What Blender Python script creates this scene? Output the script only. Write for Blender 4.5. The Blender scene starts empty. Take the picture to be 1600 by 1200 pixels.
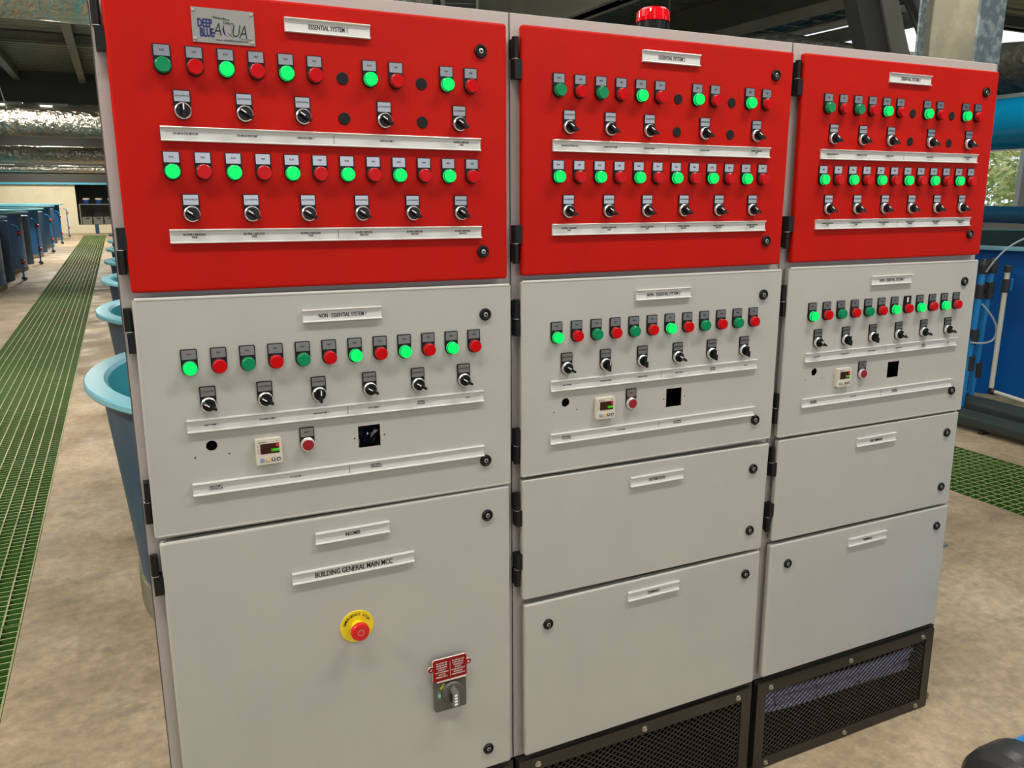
import bpy, math, random
from mathutils import Matrix, Vector
from mathutils.geometry import tessellate_polygon
random.seed(7)
scene = bpy.context.scene
COL = scene.collection
TILT = -0.0157            # the cabinet row leans back 0.9 degrees on the sloping floor
ZF = 0.055

# ------------------------------------------------------------------ camera
cam_d = bpy.data.cameras.new('camera')
cam_d.sensor_width = 36.0
cam_d.lens = 1265.0045 / 1600 * 36.0
cam_d.clip_start = 0.05; cam_d.clip_end = 300
cam = bpy.data.objects.new('camera', cam_d); COL.objects.link(cam)
R = [[0.902795518432246, -0.4300648812740134, 0.0021094533464553165],
     [-0.09666437603027209, -0.2076931278389274, -0.9734061655111709],
     [0.41906592596550996, 0.8785828148463021, -0.2290763784230448]]
mw = Matrix(((R[0][0], -R[1][0], -R[2][0], -0.00951544),
             (R[0][1], -R[1][1], -R[2][1], -1.6287582),
             (R[0][2], -R[1][2], -R[2][2], 1.74474528), (0, 0, 0, 1)))
cam.matrix_world = mw
scene.camera = cam

# ------------------------------------------------------------------ light
world = bpy.data.worlds.new('world'); scene.world = world; world.use_nodes = True
wn = world.node_tree.nodes; wl = world.node_tree.links
bg = wn['Background']
tc = wn.new('ShaderNodeTexCoord'); mp = wn.new('ShaderNodeMapping'); mp.inputs['Scale'].default_value = (1, 1, 2.5)
cl = wn.new('ShaderNodeTexNoise'); cl.inputs['Scale'].default_value = 2.0; cl.inputs['Detail'].default_value = 4
cr = wn.new('ShaderNodeValToRGB')
cr.color_ramp.elements[0].position = 0.35; cr.color_ramp.elements[0].color = (0.62, 0.74, 0.92, 1)
cr.color_ramp.elements[1].position = 0.65; cr.color_ramp.elements[1].color = (1, 1, 1, 1)
wl.new(tc.outputs['Generated'], mp.inputs['Vector']); wl.new(mp.outputs['Vector'], cl.inputs['Vector'])
wl.new(cl.outputs['Fac'], cr.inputs['Fac']); wl.new(cr.outputs['Color'], bg.inputs['Color'])
bg.inputs['Strength'].default_value = 1.9

def area(name, loc, rot, sx, sy, power, color=(1, 0.96, 0.88)):
    d = bpy.data.lights.new(name, 'AREA'); d.shape = 'RECTANGLE'; d.size = sx; d.size_y = sy
    d.energy = power; d.color = color
    o = bpy.data.objects.new(name, d); COL.objects.link(o); o.location = loc; o.rotation_euler = rot
    return o
area('hall_or_fill_light', (2.2, -0.98, 4.15), (0, 0, 0), 1.5, 0.22, 84)
area('hall_or_fill_light', (-0.4, -1.1, 4.15), (0, 0, 0), 1.5, 0.22, 60)
area('hall_or_fill_light', (2.6, -4.4, 4.0), (math.radians(22), 0, 0), 2.0, 0.4, 40)  # added frontal fill to lift the lower doors, not a known fixture
area('hall_or_fill_light', (-2.9, -0.2, 4.1), (0, math.radians(-8), 0), 0.35, 1.5, 185, (1, 0.93, 0.8))  # added fill that brightens the near-left floor
area('hall_or_fill_light', (2.4, 9.0, 3.5), (0, 0, 0), 1.2, 0.35, 110, (1, 0.95, 0.86))  # added fill to lighten the background above the cabinets
area('hall_or_fill_light', (5.6, -2.6, 4.15), (0, 0, 0), 1.5, 0.35, 25)
area('hall_or_fill_light', (-1.4, 5.0, 4.1), (0, 0, 0), 0.35, 1.5, 210, (1, 0.93, 0.8))
area('hall_or_fill_light', (-1.4, 12.0, 4.1), (0, 0, 0), 0.35, 1.5, 150, (1, 0.93, 0.8))
area('hall_or_fill_light', (-2.5, 35.5, 3.6), (math.radians(25), 0, 0), 2.5, 0.4, 230, (1, 0.93, 0.8))  # added fill to make the cream end wall bright
area('hall_or_fill_light', (-1.4, 23.5, 4.0), (0, 0, 0), 0.35, 1.5, 280, (1, 0.93, 0.8))
area('hall_or_fill_light', (-1.4, 31.0, 4.0), (0, 0, 0), 0.35, 1.5, 420, (1, 0.93, 0.8))
area('hall_or_fill_light', (4.9, 1.6, 4.1), (0, 0, 0), 0.35, 1.2, 40, (1, 0.93, 0.8))
scene.view_settings.view_transform = 'Standard'
scene.view_settings.look = 'None'
scene.view_settings.exposure = -0.07
scene.view_settings.gamma = 1.0
scene.view_settings.use_curve_mapping = False

# ------------------------------------------------------------------ materials
MATS = {}
def mat(name, color, rough=0.5, metal=0.0, emit=None, es=0.0, bump=None, var=None, trans=0.0, spec=None, coat=0.0, alpha=None):
    """bump=(scale,strength,dist) noise relief; var=(scale,color2,lo,hi) blotchy second colour"""
    m = bpy.data.materials.new(name); m.use_nodes = True
    nt = m.node_tree; n = nt.nodes; l = nt.links; p = n['Principled BSDF']
    c = (*color, 1)
    p.inputs['Base Color'].default_value = c
    p.inputs['Roughness'].default_value = rough; p.inputs['Metallic'].default_value = metal
    if spec is not None: p.inputs['Specular IOR Level'].default_value = spec
    if coat: p.inputs['Coat Weight'].default_value = coat; p.inputs['Coat Roughness'].default_value = 0.08
    if trans: p.inputs['Transmission Weight'].default_value = trans
    if alpha is not None: p.inputs['Alpha'].default_value = alpha
    if emit: p.inputs['Emission Color'].default_value = (*emit, 1); p.inputs['Emission Strength'].default_value = es
    t = n.new('ShaderNodeTexCoord')
    if var:
        ns = n.new('ShaderNodeTexNoise'); ns.inputs['Scale'].default_value = var[0]; ns.inputs['Detail'].default_value = 6
        ns.inputs['Roughness'].default_value = 0.6
        r = n.new('ShaderNodeValToRGB'); r.color_ramp.elements[0].position = var[2]; r.color_ramp.elements[1].position = var[3]
        r.color_ramp.elements[0].color = c; r.color_ramp.elements[1].color = (*var[1], 1)
        l.new(t.outputs['Object'], ns.inputs['Vector']); l.new(ns.outputs['Fac'], r.inputs['Fac']); l.new(r.outputs['Color'], p.inputs['Base Color'])
    if bump:
        nb = n.new('ShaderNodeTexNoise'); nb.inputs['Scale'].default_value = bump[0]; nb.inputs['Detail'].default_value = 3
        b = n.new('ShaderNodeBump'); b.inputs['Strength'].default_value = bump[1]; b.inputs['Distance'].default_value = bump[2]
        l.new(t.outputs['Object'], nb.inputs['Vector']); l.new(nb.outputs['Fac'], b.inputs['Height']); l.new(b.outputs['Normal'], p.inputs['Normal'])
    MATS[name] = m
    return m
RED = mat('red_powder_coat', (0.47, 0.006, 0.001), 0.5, bump=(420, 0.35, 0.0006), var=(5, (0.40, 0.005, 0.001), 0.3, 0.7), spec=0.14)
GREY = mat('grey_powder_coat', (0.425, 0.422, 0.385), 0.45, bump=(420, 0.4, 0.0006), var=(4, (0.395, 0.392, 0.365), 0.35, 0.7))
CARC = mat('grey_carcass_paint', (0.42, 0.375, 0.35), 0.42, bump=(420, 0.4, 0.0006))
BLACK = mat('black_plastic', (0.006, 0.006, 0.006), 0.45, spec=0.25)
HINGE = mat('black_hinge', (0.006, 0.0055, 0.0055), 0.4, spec=0.3)
KNOB = mat('black_knob_gloss', (0.004, 0.004, 0.005), 0.3, spec=0.35)
DISC = mat('dark_rubber_plug', (0.010, 0.010, 0.010), 0.6, spec=0.2)
CHROME = mat('chrome_ring', (0.80, 0.80, 0.79), 0.30, 0.85)
SILVER = mat('brushed_legend', (0.40, 0.40, 0.41), 0.24, 1.0)
STRIPM = mat('aluminium_strip', (0.60, 0.59, 0.57), 0.35, 0.2)
INSERT = mat('white_strip_insert', (0.62, 0.62, 0.60), 0.4)
INK = mat('black_print', (0.01, 0.01, 0.01), 0.5)
WHITE = mat('white_print', (0.85, 0.85, 0.85), 0.5)
GLIT = mat('lit_green_lens', (0.0, 0.30, 0.06), 0.3, emit=(0.0, 1.0, 0.14), es=0.80, spec=0.2)
GLIT2 = mat('lit_green_lens_skirt', (0.0, 0.40, 0.12), 0.25, emit=(0.0, 0.9, 0.16), es=0.6, spec=0.2)
GOFF = mat('green_lens', (0.0, 0.22, 0.08), 0.25, coat=0.15, spec=0.25)
ROFF = mat('red_lens', (0.50, 0.001, 0.003), 0.3, coat=0.08, spec=0.12)
RRIM = mat('red_lens_skirt', (0.36, 0.012, 0.012), 0.25)
GRIM = mat('green_lens_skirt', (0.0, 0.20, 0.07), 0.25)
DRED = mat('dark_red_button', (0.26, 0.003, 0.012), 0.35)
BEIGE = mat('controller_housing', (0.60, 0.56, 0.46), 0.45)
SCREEN = mat('controller_screen', (0.03, 0.004, 0.004), 0.15)
SEGR = mat('red_digit', (0.3, 0, 0), 0.4, emit=(1, 0.02, 0.02), es=0.7)
SEGG = mat('green_digit', (0, 0.3, 0), 0.4, emit=(0.15, 0.9, 0.02), es=0.5)
BTNB = mat('blue_button', (0.06, 0.22, 0.5), 0.4)
BTNO = mat('orange_button', (0.65, 0.36, 0.10), 0.4)
BTNG = mat('dark_grey_button', (0.10, 0.09, 0.09), 0.4)
YEL = mat('yellow_plate', (0.78, 0.60, 0.01), 0.4)
ERED = mat('emergency_red', (0.60, 0.008, 0.008), 0.35)
WRED = mat('warning_red', (0.24, 0.002, 0.008), 0.5, spec=0.2)
CREAM = mat('cream_edge', (0.72, 0.68, 0.60), 0.5)
ISO = mat('isolator_grey', (0.085, 0.082, 0.075), 0.42)
ISOL = mat('isolator_light_grey', (0.17, 0.17, 0.16), 0.4)
GRN = mat('green_sticker', (0.02, 0.30, 0.14), 0.5)
YGR = mat('yellow_green_sticker', (0.45, 0.45, 0.03), 0.5)
PLATE = mat('brushed_name_plate', (0.33, 0.32, 0.29), 0.42, 0.75, bump=(90, 0.15, 0.0004))
BLUEINK = mat('dark_blue_print', (0.008, 0.014, 0.10), 0.5)
PURINK = mat('purple_print', (0.05, 0.02, 0.25), 0.5)
FRAMEB = mat('black_gloss_frame', (0.018, 0.016, 0.013), 0.22, bump=(14, 0.12, 0.003))
MESHM = mat('expanded_mesh_steel', (0.055, 0.05, 0.042), 0.3, 0.3)
BOLT = mat('zinc_bolt', (0.50, 0.48, 0.42), 0.35, 0.9)
LAV = mat('lavender_cable', (0.50, 0.50, 0.80), 0.45)
TIE = mat('cable_tie', (0.01, 0.01, 0.01), 0.5)
FILM = mat('plastic_film', (0.02, 0.02, 0.035), 0.1, spec=0.9)
BEACR = mat('red_beacon_dome', (0.62, 0.0, 0.006), 0.08, coat=1.0, emit=(0.4, 0, 0), es=0.04)
# floor and hall
def floor_mat():
    m = bpy.data.materials.new('stained_concrete'); m.use_nodes = True
    nt = m.node_tree; n = nt.nodes; l = nt.links; p = n['Principled BSDF']
    t = n.new('ShaderNodeTexCoord')
    def noise(s, d, ro, sc=(1, 1, 1)):
        mpn = n.new('ShaderNodeMapping'); mpn.inputs['Scale'].default_value = sc
        x = n.new('ShaderNodeTexNoise'); x.inputs['Scale'].default_value = s; x.inputs['Detail'].default_value = d; x.inputs['Roughness'].default_value = ro
        l.new(t.outputs['Object'], mpn.inputs['Vector']); l.new(mpn.outputs['Vector'], x.inputs['Vector']); return x
    def ramp(src, e):
        r = n.new('ShaderNodeValToRGB'); els = r.color_ramp.elements
        els[0].position, els[0].color = e[0][0], (*e[0][1], 1); els[1].position, els[1].color = e[-1][0], (*e[-1][1], 1)
        for pos, c in e[1:-1]:
            q = els.new(pos); q.color = (*c, 1)
        l.new(src.outputs['Fac'], r.inputs['Fac']); return r
    def mix(a, b, f, mode='MIX', fac=1.0):
        x = n.new('ShaderNodeMix'); x.data_type = 'RGBA'; x.blend_type = mode
        x.inputs[0].default_value = fac
        if f is not None: l.new(f, x.inputs[0])
        l.new(a, x.inputs[6]); l.new(b, x.inputs[7]); return x.outputs[2]
    base = ramp(noise(1.6, 8, 0.62), [(0.32, (0.30, 0.225, 0.145)), (0.5, (0.43, 0.335, 0.22)), (0.68, (0.58, 0.465, 0.32))])
    fine = ramp(noise(22, 6, 0.7), [(0.3, (0.66, 0.66, 0.66)), (0.7, (1.12, 1.10, 1.07))])
    c1 = mix(base.outputs['Color'], fine.outputs['Color'], None, 'MULTIPLY', 1.0)
    dirt = ramp(noise(3.2, 7, 0.7, (1, 1.8, 1)), [(0.55, (0, 0, 0)), (0.70, (0.62, 0.62, 0.62))])
    rgb = n.new('ShaderNodeRGB'); rgb.outputs[0].default_value = (0.13, 0.115, 0.075, 1)
    c2 = mix(c1, rgb.outputs[0], dirt.outputs['Color'])
    specks = ramp(noise(46, 3, 0.6), [(0.70, (0, 0, 0)), (0.76, (0.75, 0.75, 0.75))])
    rgb2 = n.new('ShaderNodeRGB'); rgb2.outputs[0].default_value = (0.06, 0.05, 0.035, 1)
    c3 = mix(c2, rgb2.outputs[0], specks.outputs['Color'])
    l.new(c3, p.inputs['Base Color'])
    rr = ramp(noise(2.5, 5, 0.6), [(0.35, (0.42, 0.42, 0.42)), (0.65, (0.72, 0.72, 0.72))]); l.new(rr.outputs['Color'], p.inputs['Roughness'])
    b = n.new('ShaderNodeBump'); b.inputs['Strength'].default_value = 0.35; b.inputs['Distance'].default_value = 0.01
    l.new(noise(14, 8, 0.7).outputs['Fac'], b.inputs['Height']); l.new(b.outputs['Normal'], p.inputs['Normal'])
    return m
FLOOR = floor_mat()
PIT = mat('wet_pit_concrete', (0.035, 0.06, 0.025), 0.35, var=(3, (0.012, 0.02, 0.01), 0.4, 0.7))
GRTOP = mat('worn_grating_top', (0.44, 0.42, 0.22), 0.55, var=(1.2, (0.24, 0.28, 0.11), 0.4, 0.62))
GRSIDE = mat('green_grating_side', (0.06, 0.17, 0.03), 0.5)
BLUE = mat('blue_tank_wall', (0.006, 0.11, 0.36), 0.32, var=(2.2, (0.03, 0.16, 0.38), 0.42, 0.75), bump=(6, 0.15, 0.01))
BLUED = mat('deep_blue_tank_wall', (0.0, 0.065, 0.28), 0.35, var=(1.2, (0.0, 0.09, 0.34), 0.4, 0.7), spec=0.25)
BLUEG = mat('faded_blue_tank_wall', (0.035, 0.085, 0.16), 0.45, var=(2.5, (0.09, 0.16, 0.22), 0.5, 0.75))
TEAL = mat('teal_gelcoat', (0.19, 0.47, 0.57), 0.3, var=(3.5, (0.34, 0.58, 0.62), 0.55, 0.75))
TEALIN = mat('teal_tank_inside', (0.07, 0.37, 0.45), 0.3)
DGREEN = mat('dark_green_tank_inside', (0.018, 0.06, 0.055), 0.4)
WATER = mat('tank_water', (0.05, 0.27, 0.30), 0.06)
CONC = mat('pale_concrete_footing', (0.30, 0.27, 0.20), 0.8, var=(6, (0.18, 0.18, 0.11), 0.4, 0.7))
BPIPE = mat('bright_blue_pipe', (0.0, 0.26, 0.80), 0.3)
BPIPE2 = mat('blue_pipe', (0.006, 0.20, 0.52), 0.32)
BPIPE3 = mat('large_blue_duct_pipe', (0.0, 0.22, 0.44), 0.25)
NPIPE = mat('navy_pipe', (0.005, 0.055, 0.12), 0.35)
FIT = mat('black_pipe_fitting', (0.02, 0.02, 0.022), 0.4)
RUB = mat('black_rubber_cap', (0.03, 0.031, 0.033), 0.36, bump=(9, 0.25, 0.004))
DPIPE = mat('dark_grey_pvc', (0.035, 0.05, 0.05), 0.35)
IVORY = mat('ivory_pipe', (0.55, 0.54, 0.46), 0.4)
HOSE = mat('clear_hose', (0.42, 0.52, 0.56), 0.2, alpha=0.75)
FOIL = mat('crinkled_foil', (0.60, 0.57, 0.50), 0.24, 1.0)
def foil_bump():
    nt = FOIL.node_tree; n = nt.nodes; l = nt.links; p = n['Principled BSDF']
    t = n.new('ShaderNodeTexCoord'); mpn = n.new('ShaderNodeMapping'); mpn.inputs['Scale'].default_value = (1.3, 1, 1); mpn.inputs['Rotation'].default_value = (0, 0.7, 0)
    v = n.new('ShaderNodeTexNoise'); v.inputs['Scale'].default_value = 9; v.inputs['Detail'].default_value = 5; v.inputs['Distortion'].default_value = 1.2
    b = n.new('ShaderNodeBump'); b.inputs['Strength'].default_value = 0.9; b.inputs['Distance'].default_value = 0.06
    l.new(t.outputs['Object'], mpn.inputs['Vector']); l.new(mpn.outputs['Vector'], v.inputs['Vector'])
    l.new(v.outputs['Fac'], b.inputs['Height']); l.new(b.outputs['Normal'], p.inputs['Normal'])
foil_bump()
ROOF = mat('dull_corrugated_sheet', (0.30, 0.29, 0.23), 0.4, 0.35)
BEAM = mat('galvanised_beam', (0.26, 0.255, 0.21), 0.5, 0.25, var=(1.5, (0.36, 0.345, 0.29), 0.45, 0.7))
DBEAM = mat('dark_painted_beam', (0.11, 0.11, 0.09), 0.55)
SPANG = mat('spangled_galvanised_steel', (0.16, 0.21, 0.24), 0.45, 0.5, var=(24, (0.36, 0.42, 0.43), 0.48, 0.62))
WEB = mat('column_web_steel', (0.24, 0.225, 0.17), 0.38, 0.6, var=(7, (0.36, 0.34, 0.25), 0.45, 0.7))
DWALL = mat('dark_grey_wall_cladding', (0.055, 0.055, 0.048), 0.6)
CWALL = mat('cream_wall', (0.74, 0.68, 0.50), 0.6, var=(1.5, (0.66, 0.59, 0.43), 0.45, 0.7))
LWALL = mat('pale_side_wall', (0.35, 0.34, 0.30), 0.7)
BTRIM = mat('light_blue_rail', (0.08, 0.42, 0.62), 0.35)
NTRIM = mat('navy_beam_paint', (0.006, 0.05, 0.085), 0.4)
WFRAME = mat('white_window_frame', (0.62, 0.66, 0.72), 0.4)
GLASS = mat('window_glass', (0.9, 0.95, 1.0), 0.02, trans=1.0)
SKYL = mat('translucent_roof_sheet', (0.85, 0.82, 0.7), 0.5, trans=0.85)
LEAFM = mat('sunlit_leaves', (0.30, 0.38, 0.10), 0.6, var=(1.5, (0.62, 0.58, 0.20), 0.45, 0.6))
BIN = mat('grey_storage_bin', (0.16, 0.155, 0.13), 0.5)
SHELFM = mat('shelf_steel', (0.22, 0.21, 0.18), 0.5)
BUCK = mat('blue_bucket', (0.008, 0.05, 0.22), 0.4)
VALV = mat('red_valve_handle', (0.5, 0.02, 0.02), 0.4)
TUBE = mat('lit_lamp_tube', (1, 1, 1), 0.4, emit=(1, 0.93, 0.7), es=2.5)
TRAYB = mat('blue_black_cables', (0.01, 0.04, 0.07), 0.35, var=(6, (0.02, 0.10, 0.17), 0.45, 0.6))
TARP = mat('dark_tarpaulin', (0.05, 0.052, 0.042), 0.5, bump=(7, 0.8, 0.08))
DRY = mat('dry_leaf', (0.16, 0.10, 0.045), 0.7)
CDUCT = mat('black_duct_box', (0.018, 0.018, 0.018), 0.45)
CDUCT2 = mat('grey_duct_face', (0.16, 0.155, 0.14), 0.4, 0.5)

# ------------------------------------------------------------------ mesh helpers
class MB:
    def __init__(s): s.v = []; s.f = []; s.m = []; s.sm = []; s.mats = []
    def mi(s, m):
        if m not in s.mats: s.mats.append(m)
        return s.mats.index(m)
    def add(s, vs, fs, m, smooth=False):
        o = len(s.v); s.v += [tuple(v) for v in vs]; k = s.mi(m)
        for f in fs: s.f.append([i + o for i in f]); s.m.append(k); s.sm.append(smooth)
    def box(s, x0, x1, y0, y1, z0, z1, m, front=None, top=None):
        vs = [(x0, y0, z0), (x1, y0, z0), (x1, y1, z0), (x0, y1, z0), (x0, y0, z1), (x1, y0, z1), (x1, y1, z1), (x0, y1, z1)]
        fs = [(3, 2, 1, 0), (0, 1, 5, 4), (1, 2, 6, 5), (2, 3, 7, 6), (3, 0, 4, 7)]
        s.add(vs, fs, m); s.add(vs, [(4, 5, 6, 7)], top or m)
        return s
    def bar(s, a, b, w, h, m, up=(0, 0, 1)):
        a = Vector(a); b = Vector(b); d = (b - a).normalized(); u = Vector(up); r = d.cross(u)
        if r.length < 1e-4: r = d.cross(Vector((1, 0, 0)))
        r.normalize(); u = r.cross(d).normalized(); r *= w / 2; u *= h / 2
        vs = [a - r - u, a + r - u, a + r + u, a - r + u, b - r - u, b + r - u, b + r + u, b - r + u]
        s.add(vs, [(0, 1, 2, 3), (7, 6, 5, 4), (0, 4, 5, 1), (1, 5, 6, 2), (2, 6, 7, 3), (3, 7, 4, 0)], m); return s
    def prism(s, outer, y0, y1, m, holes=(), side=None, back=True):
        """polygon in XZ, extruded from y0 (front) to y1"""
        loops = [list(outer)] + [list(h) for h in holes]
        pts = [p for lp in loops for p in lp]
        tris = tessellate_polygon([[Vector((p[0], p[1], 0)) for p in lp] for lp in loops])
        def area2(t):
            a, b, c = (pts[i] for i in t); return (b[0] - a[0]) * (c[1] - a[1]) - (b[1] - a[1]) * (c[0] - a[0])
        tris = [t if area2(t) > 0 else (t[0], t[2], t[1]) for t in tris]
        s.add([(p[0], y0, p[1]) for p in pts], tris, m)
        if back: s.add([(p[0], y1, p[1]) for p in pts], [(t[0], t[2], t[1]) for t in tris], m)
        for k, lp in enumerate(loops):
            n = len(lp); a = sum(lp[i][0] * lp[(i + 1) % n][1] - lp[(i + 1) % n][0] * lp[i][1] for i in range(n))
            ccw = (a > 0) == (k == 0)
            vs = [(p[0], y0, p[1]) for p in lp] + [(p[0], y1, p[1]) for p in lp]
            fs = []
            for i in range(n):
                j = (i + 1) % n
                fs.append((i, n + i, n + j, j) if ccw else (j, n + j, n + i, i))
            s.add(vs, fs, side or m)
        return s
    def lathe(s, prof, o, m, n=24, axis='y', cap=True, smooth=True):
        """prof: (radius, height along axis). axis 'y': height 0 at door, grows towards the camera (-y)."""
        def pt(r, h, a):
            c, q = math.cos(a) * r, math.sin(a) * r
            if axis == 'y': return (o[0] + c, o[1] - h, o[2] + q)
            if axis == 'z': return (o[0] + c, o[1] + q, o[2] + h)
            return (o[0] + h, o[1] + c, o[2] + q)
        for (r0, h0), (r1, h1) in zip(prof, prof[1:]):
            vs = [pt(r0, h0, 2 * math.pi * i / n) for i in range(n)] + [pt(r1, h1, 2 * math.pi * i / n) for i in range(n)]
            fs = [(i, (i + 1) % n, n + (i + 1) % n, n + i) for i in range(n)]
            s.add(vs, fs, m, smooth)
        if cap:
            r, h = prof[-1]
            if r > 1e-6: s.add([pt(r, h, 2 * math.pi * i / n) for i in range(n)], [tuple(range(n))], m)
        return s
    def tube(s, path, r, m, n=10, cap=True):
        P = [Vector(p) for p in path]; rings = []
        up = Vector((0, 0, 1)); prev = None
        for i, p in enumerate(P):
            d = ((P[min(i + 1, len(P) - 1)] - P[max(i - 1, 0)])).normalized()
            if prev is None:
                u = up if abs(d.z) < 0.9 else Vector((1, 0, 0)); a = d.cross(u).normalized()
            else:
                a = (prev - d * prev.dot(d)).normalized()
            prev = a; b = d.cross(a)
            rings.append([p + a * (math.cos(2 * math.pi * k / n) * r) + b * (math.sin(2 * math.pi * k / n) * r) for k in range(n)])
        vs = [q for rg in rings for q in rg]; fs = []
        for i in range(len(P) - 1):
            for k in range(n):
                fs.append((i * n + k, (i + 1) * n + k, (i + 1) * n + (k + 1) % n, i * n + (k + 1) % n))
        s.add(vs, fs, m, True)
        if cap: s.add(rings[0] + rings[-1], [tuple(range(n)), tuple(range(2 * n - 1, n - 1, -1))], m)
        return s
    def text(s, body, cx, cz, w, h, y, m, shear=0.0, rot=0.0, left=False, font_space=1.0):
        vs, fs, bb = text_geo(body, font_space)
        x0, x1, z0, z1 = bb
        sz = h / max(z1 - z0, 1e-6); sx = (w / (x1 - x0)) if w else sz * 0.62
        cr_, sr_ = math.cos(rot), math.sin(rot); out = []
        for (x, z) in vs:
            X = (x - (x0 if left else (x0 + x1) / 2)) * sx; Z = (z - (z0 + z1) / 2) * sz
            X += Z * shear
            out.append((cx + X * cr_ - Z * sr_, y, cz + X * sr_ + Z * cr_))
        if body in ('A', 'U'): s.add(out, fs, m); return s
        e = h * (.024 if '\n' not in body else .010) 
        for sg in (-1, 1): s.add([(x + sg * e * cr_, yy - (.00005 if sg > 0 else 0), z + sg * e * sr_) for x, yy, z in out], fs, m)
        return s
    def mesh(s, name):
        me = bpy.data.meshes.new(name); me.from_pydata(s.v, [], s.f)
        for m in s.mats: me.materials.append(m)
        me.polygons.foreach_set('material_index', s.m); me.polygons.foreach_set('use_smooth', s.sm)
        me.update(); return me
    def build(s, name, parent=None, loc=(0, 0, 0), bevel=0.0, seg=2):
        return obj(name, s.mesh(name), parent, loc, bevel, seg)
def obj(name, me, parent=None, loc=(0, 0, 0), bevel=0.0, seg=2, rot=None):
    o = bpy.data.objects.new(name, me); COL.objects.link(o); o.location = loc
    if rot: o.rotation_euler = rot
    if parent: o.parent = parent
    if bevel:
        b = o.modifiers.new('bevel', 'BEVEL'); b.width = bevel; b.segments = seg; b.limit_method = 'ANGLE'; b.angle_limit = math.radians(50)
    return o
TG = {}
def text_geo(body, sp=1.0):
    if (body, sp) in TG: return TG[(body, sp)]
    c = bpy.data.curves.new('t', 'FONT'); c.body = body; c.size = 1; c.resolution_u = 2; c.align_x = 'CENTER'; c.space_line = 0.85; c.space_character = sp; c.offset = 0.035 if body in ('DEEP', 'BLUE') else (0.0 if body in ('A', 'U') else 0.010)
    o = bpy.data.objects.new('t', c); COL.objects.link(o)
    me = bpy.data.meshes.new_from_object(o.evaluated_get(bpy.context.evaluated_depsgraph_get()))
    vs = [(v.co.x, v.co.y) for v in me.vertices]; fs = []
    for p in me.polygons:
        q = list(p.vertices)
        a = sum(vs[q[i]][0] * vs[q[(i + 1) % len(q)]][1] - vs[q[(i + 1) % len(q)]][0] * vs[q[i]][1] for i in range(len(q)))
        fs.append(tuple(q) if a > 0 else tuple(reversed(q)))
    xs = [v[0] for v in vs]; zs = [v[1] for v in vs]
    bpy.data.objects.remove(o); bpy.data.curves.remove(c); bpy.data.meshes.remove(me)
    TG[(body, sp)] = (vs, fs, (min(xs), max(xs), min(zs), max(zs))); return TG[(body, sp)]
def circ(cx, cz, r, n=24, a0=0.0): return [(cx + r * math.cos(a0 + 2 * math.pi * i / n), cz + r * math.sin(a0 + 2 * math.pi * i / n)) for i in range(n)]
def rect(x0, x1, z0, z1): return [(x0, z0), (x1, z0), (x1, z1), (x0, z1)]
def tag(o, label=None, cat=None, group=None, kind=None):
    if label: o['label'] = label
    if cat: o['category'] = cat
    if group: o['group'] = group
    if kind: o['kind'] = kind
    return o
def empty(name, loc, rot=(0, 0, 0), **k):
    o = bpy.data.objects.new(name, None); COL.objects.link(o); o.location = loc; o.rotation_euler = rot; o.empty_display_size = 0.1
    return tag(o, **k)
def struct(name, mb, loc=(0, 0, 0), parent=None):
    o = mb.build(name, parent, loc)
    if not parent: o['kind'] = 'structure'
    return o

# ================================================================== SETTING
# floor with two drain channels under the gratings
XL0, XL1 = -1.375, -0.535
XR0, XR1 = 4.39, 5.215
f = MB()
for a, b in ((-9, XL0), (XL1, XR0), (XR1, 18)): f.box(a, b, -7, 42, -0.1, 0, FLOOR)
f.box(XL0, XL1, -7, -3.0, -0.1, 0, FLOOR); f.box(XR0, XR1, -7, -3, -0.1, 0, FLOOR)
f.box(XL0, XL1, 37.0, 42, -0.1, 0, FLOOR); f.box(XR0, XR1, 37, 42, -0.1, 0, FLOOR)
for a, b in ((XL0, XL1), (XR0, XR1)):
    f.box(a - 0.02, b + 0.02, -3, 37, -0.52, -0.42, PIT)
    f.box(a - 0.03, a, -3, 37, -0.45, -0.045, PIT); f.box(b, b + 0.03, -3, 37, -0.45, -0.045, PIT)
struct('floor', f)
# roof: corrugated sheets (profile runs along y), translucent bay on the right, unseen ones added for top light
ZR = 4.4
def corr(x0, x1, y0, y1, m, z=ZR, p=0.25):
    b = MB(); n = int((y1 - y0) / p); vs = []; fs = []
    prof = []
    for i in range(n):
        y = y0 + i * p
        prof += [(y, 0), (y + p * .38, 0), (y + p * .5, 0.045), (y + p * .88, 0.045)]
    prof.append((y1, 0))
    for (y, h) in prof: vs += [(x0, y, z + h), (x1, y, z + h)]
    for i in range(len(prof) - 1): fs.append((2 * i, 2 * i + 2, 2 * i + 3, 2 * i + 1))
    b.add(vs, fs, m); return b
roof = MB()
for args in ((-9, 10, 3.0, 40), (-9, 18, -7, -5), (-9, 18, -4, 1.0), (10, 18, 1.0, 7.8), (10, 18, 10.6, 40), (-9, -6, -5, -4), (12, 18, -5, -4), (-9, -6, 1, 3), (9, 10, 1, 3)):
    c = corr(*args, ROOF); roof.add(c.v, c.f, ROOF)
struct('ceiling', roof)
for q_, args in ((3, (10, 18, 7.8, 10.6)), (9, (-6, 12, -5, -4)), (10, (-6, 9, 1, 3))):  # last two bays: out-of-view skylights added to brighten the hall
    struct('window_%d' % q_, corr(*args, SKYL, z=ZR + 0.01))
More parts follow.
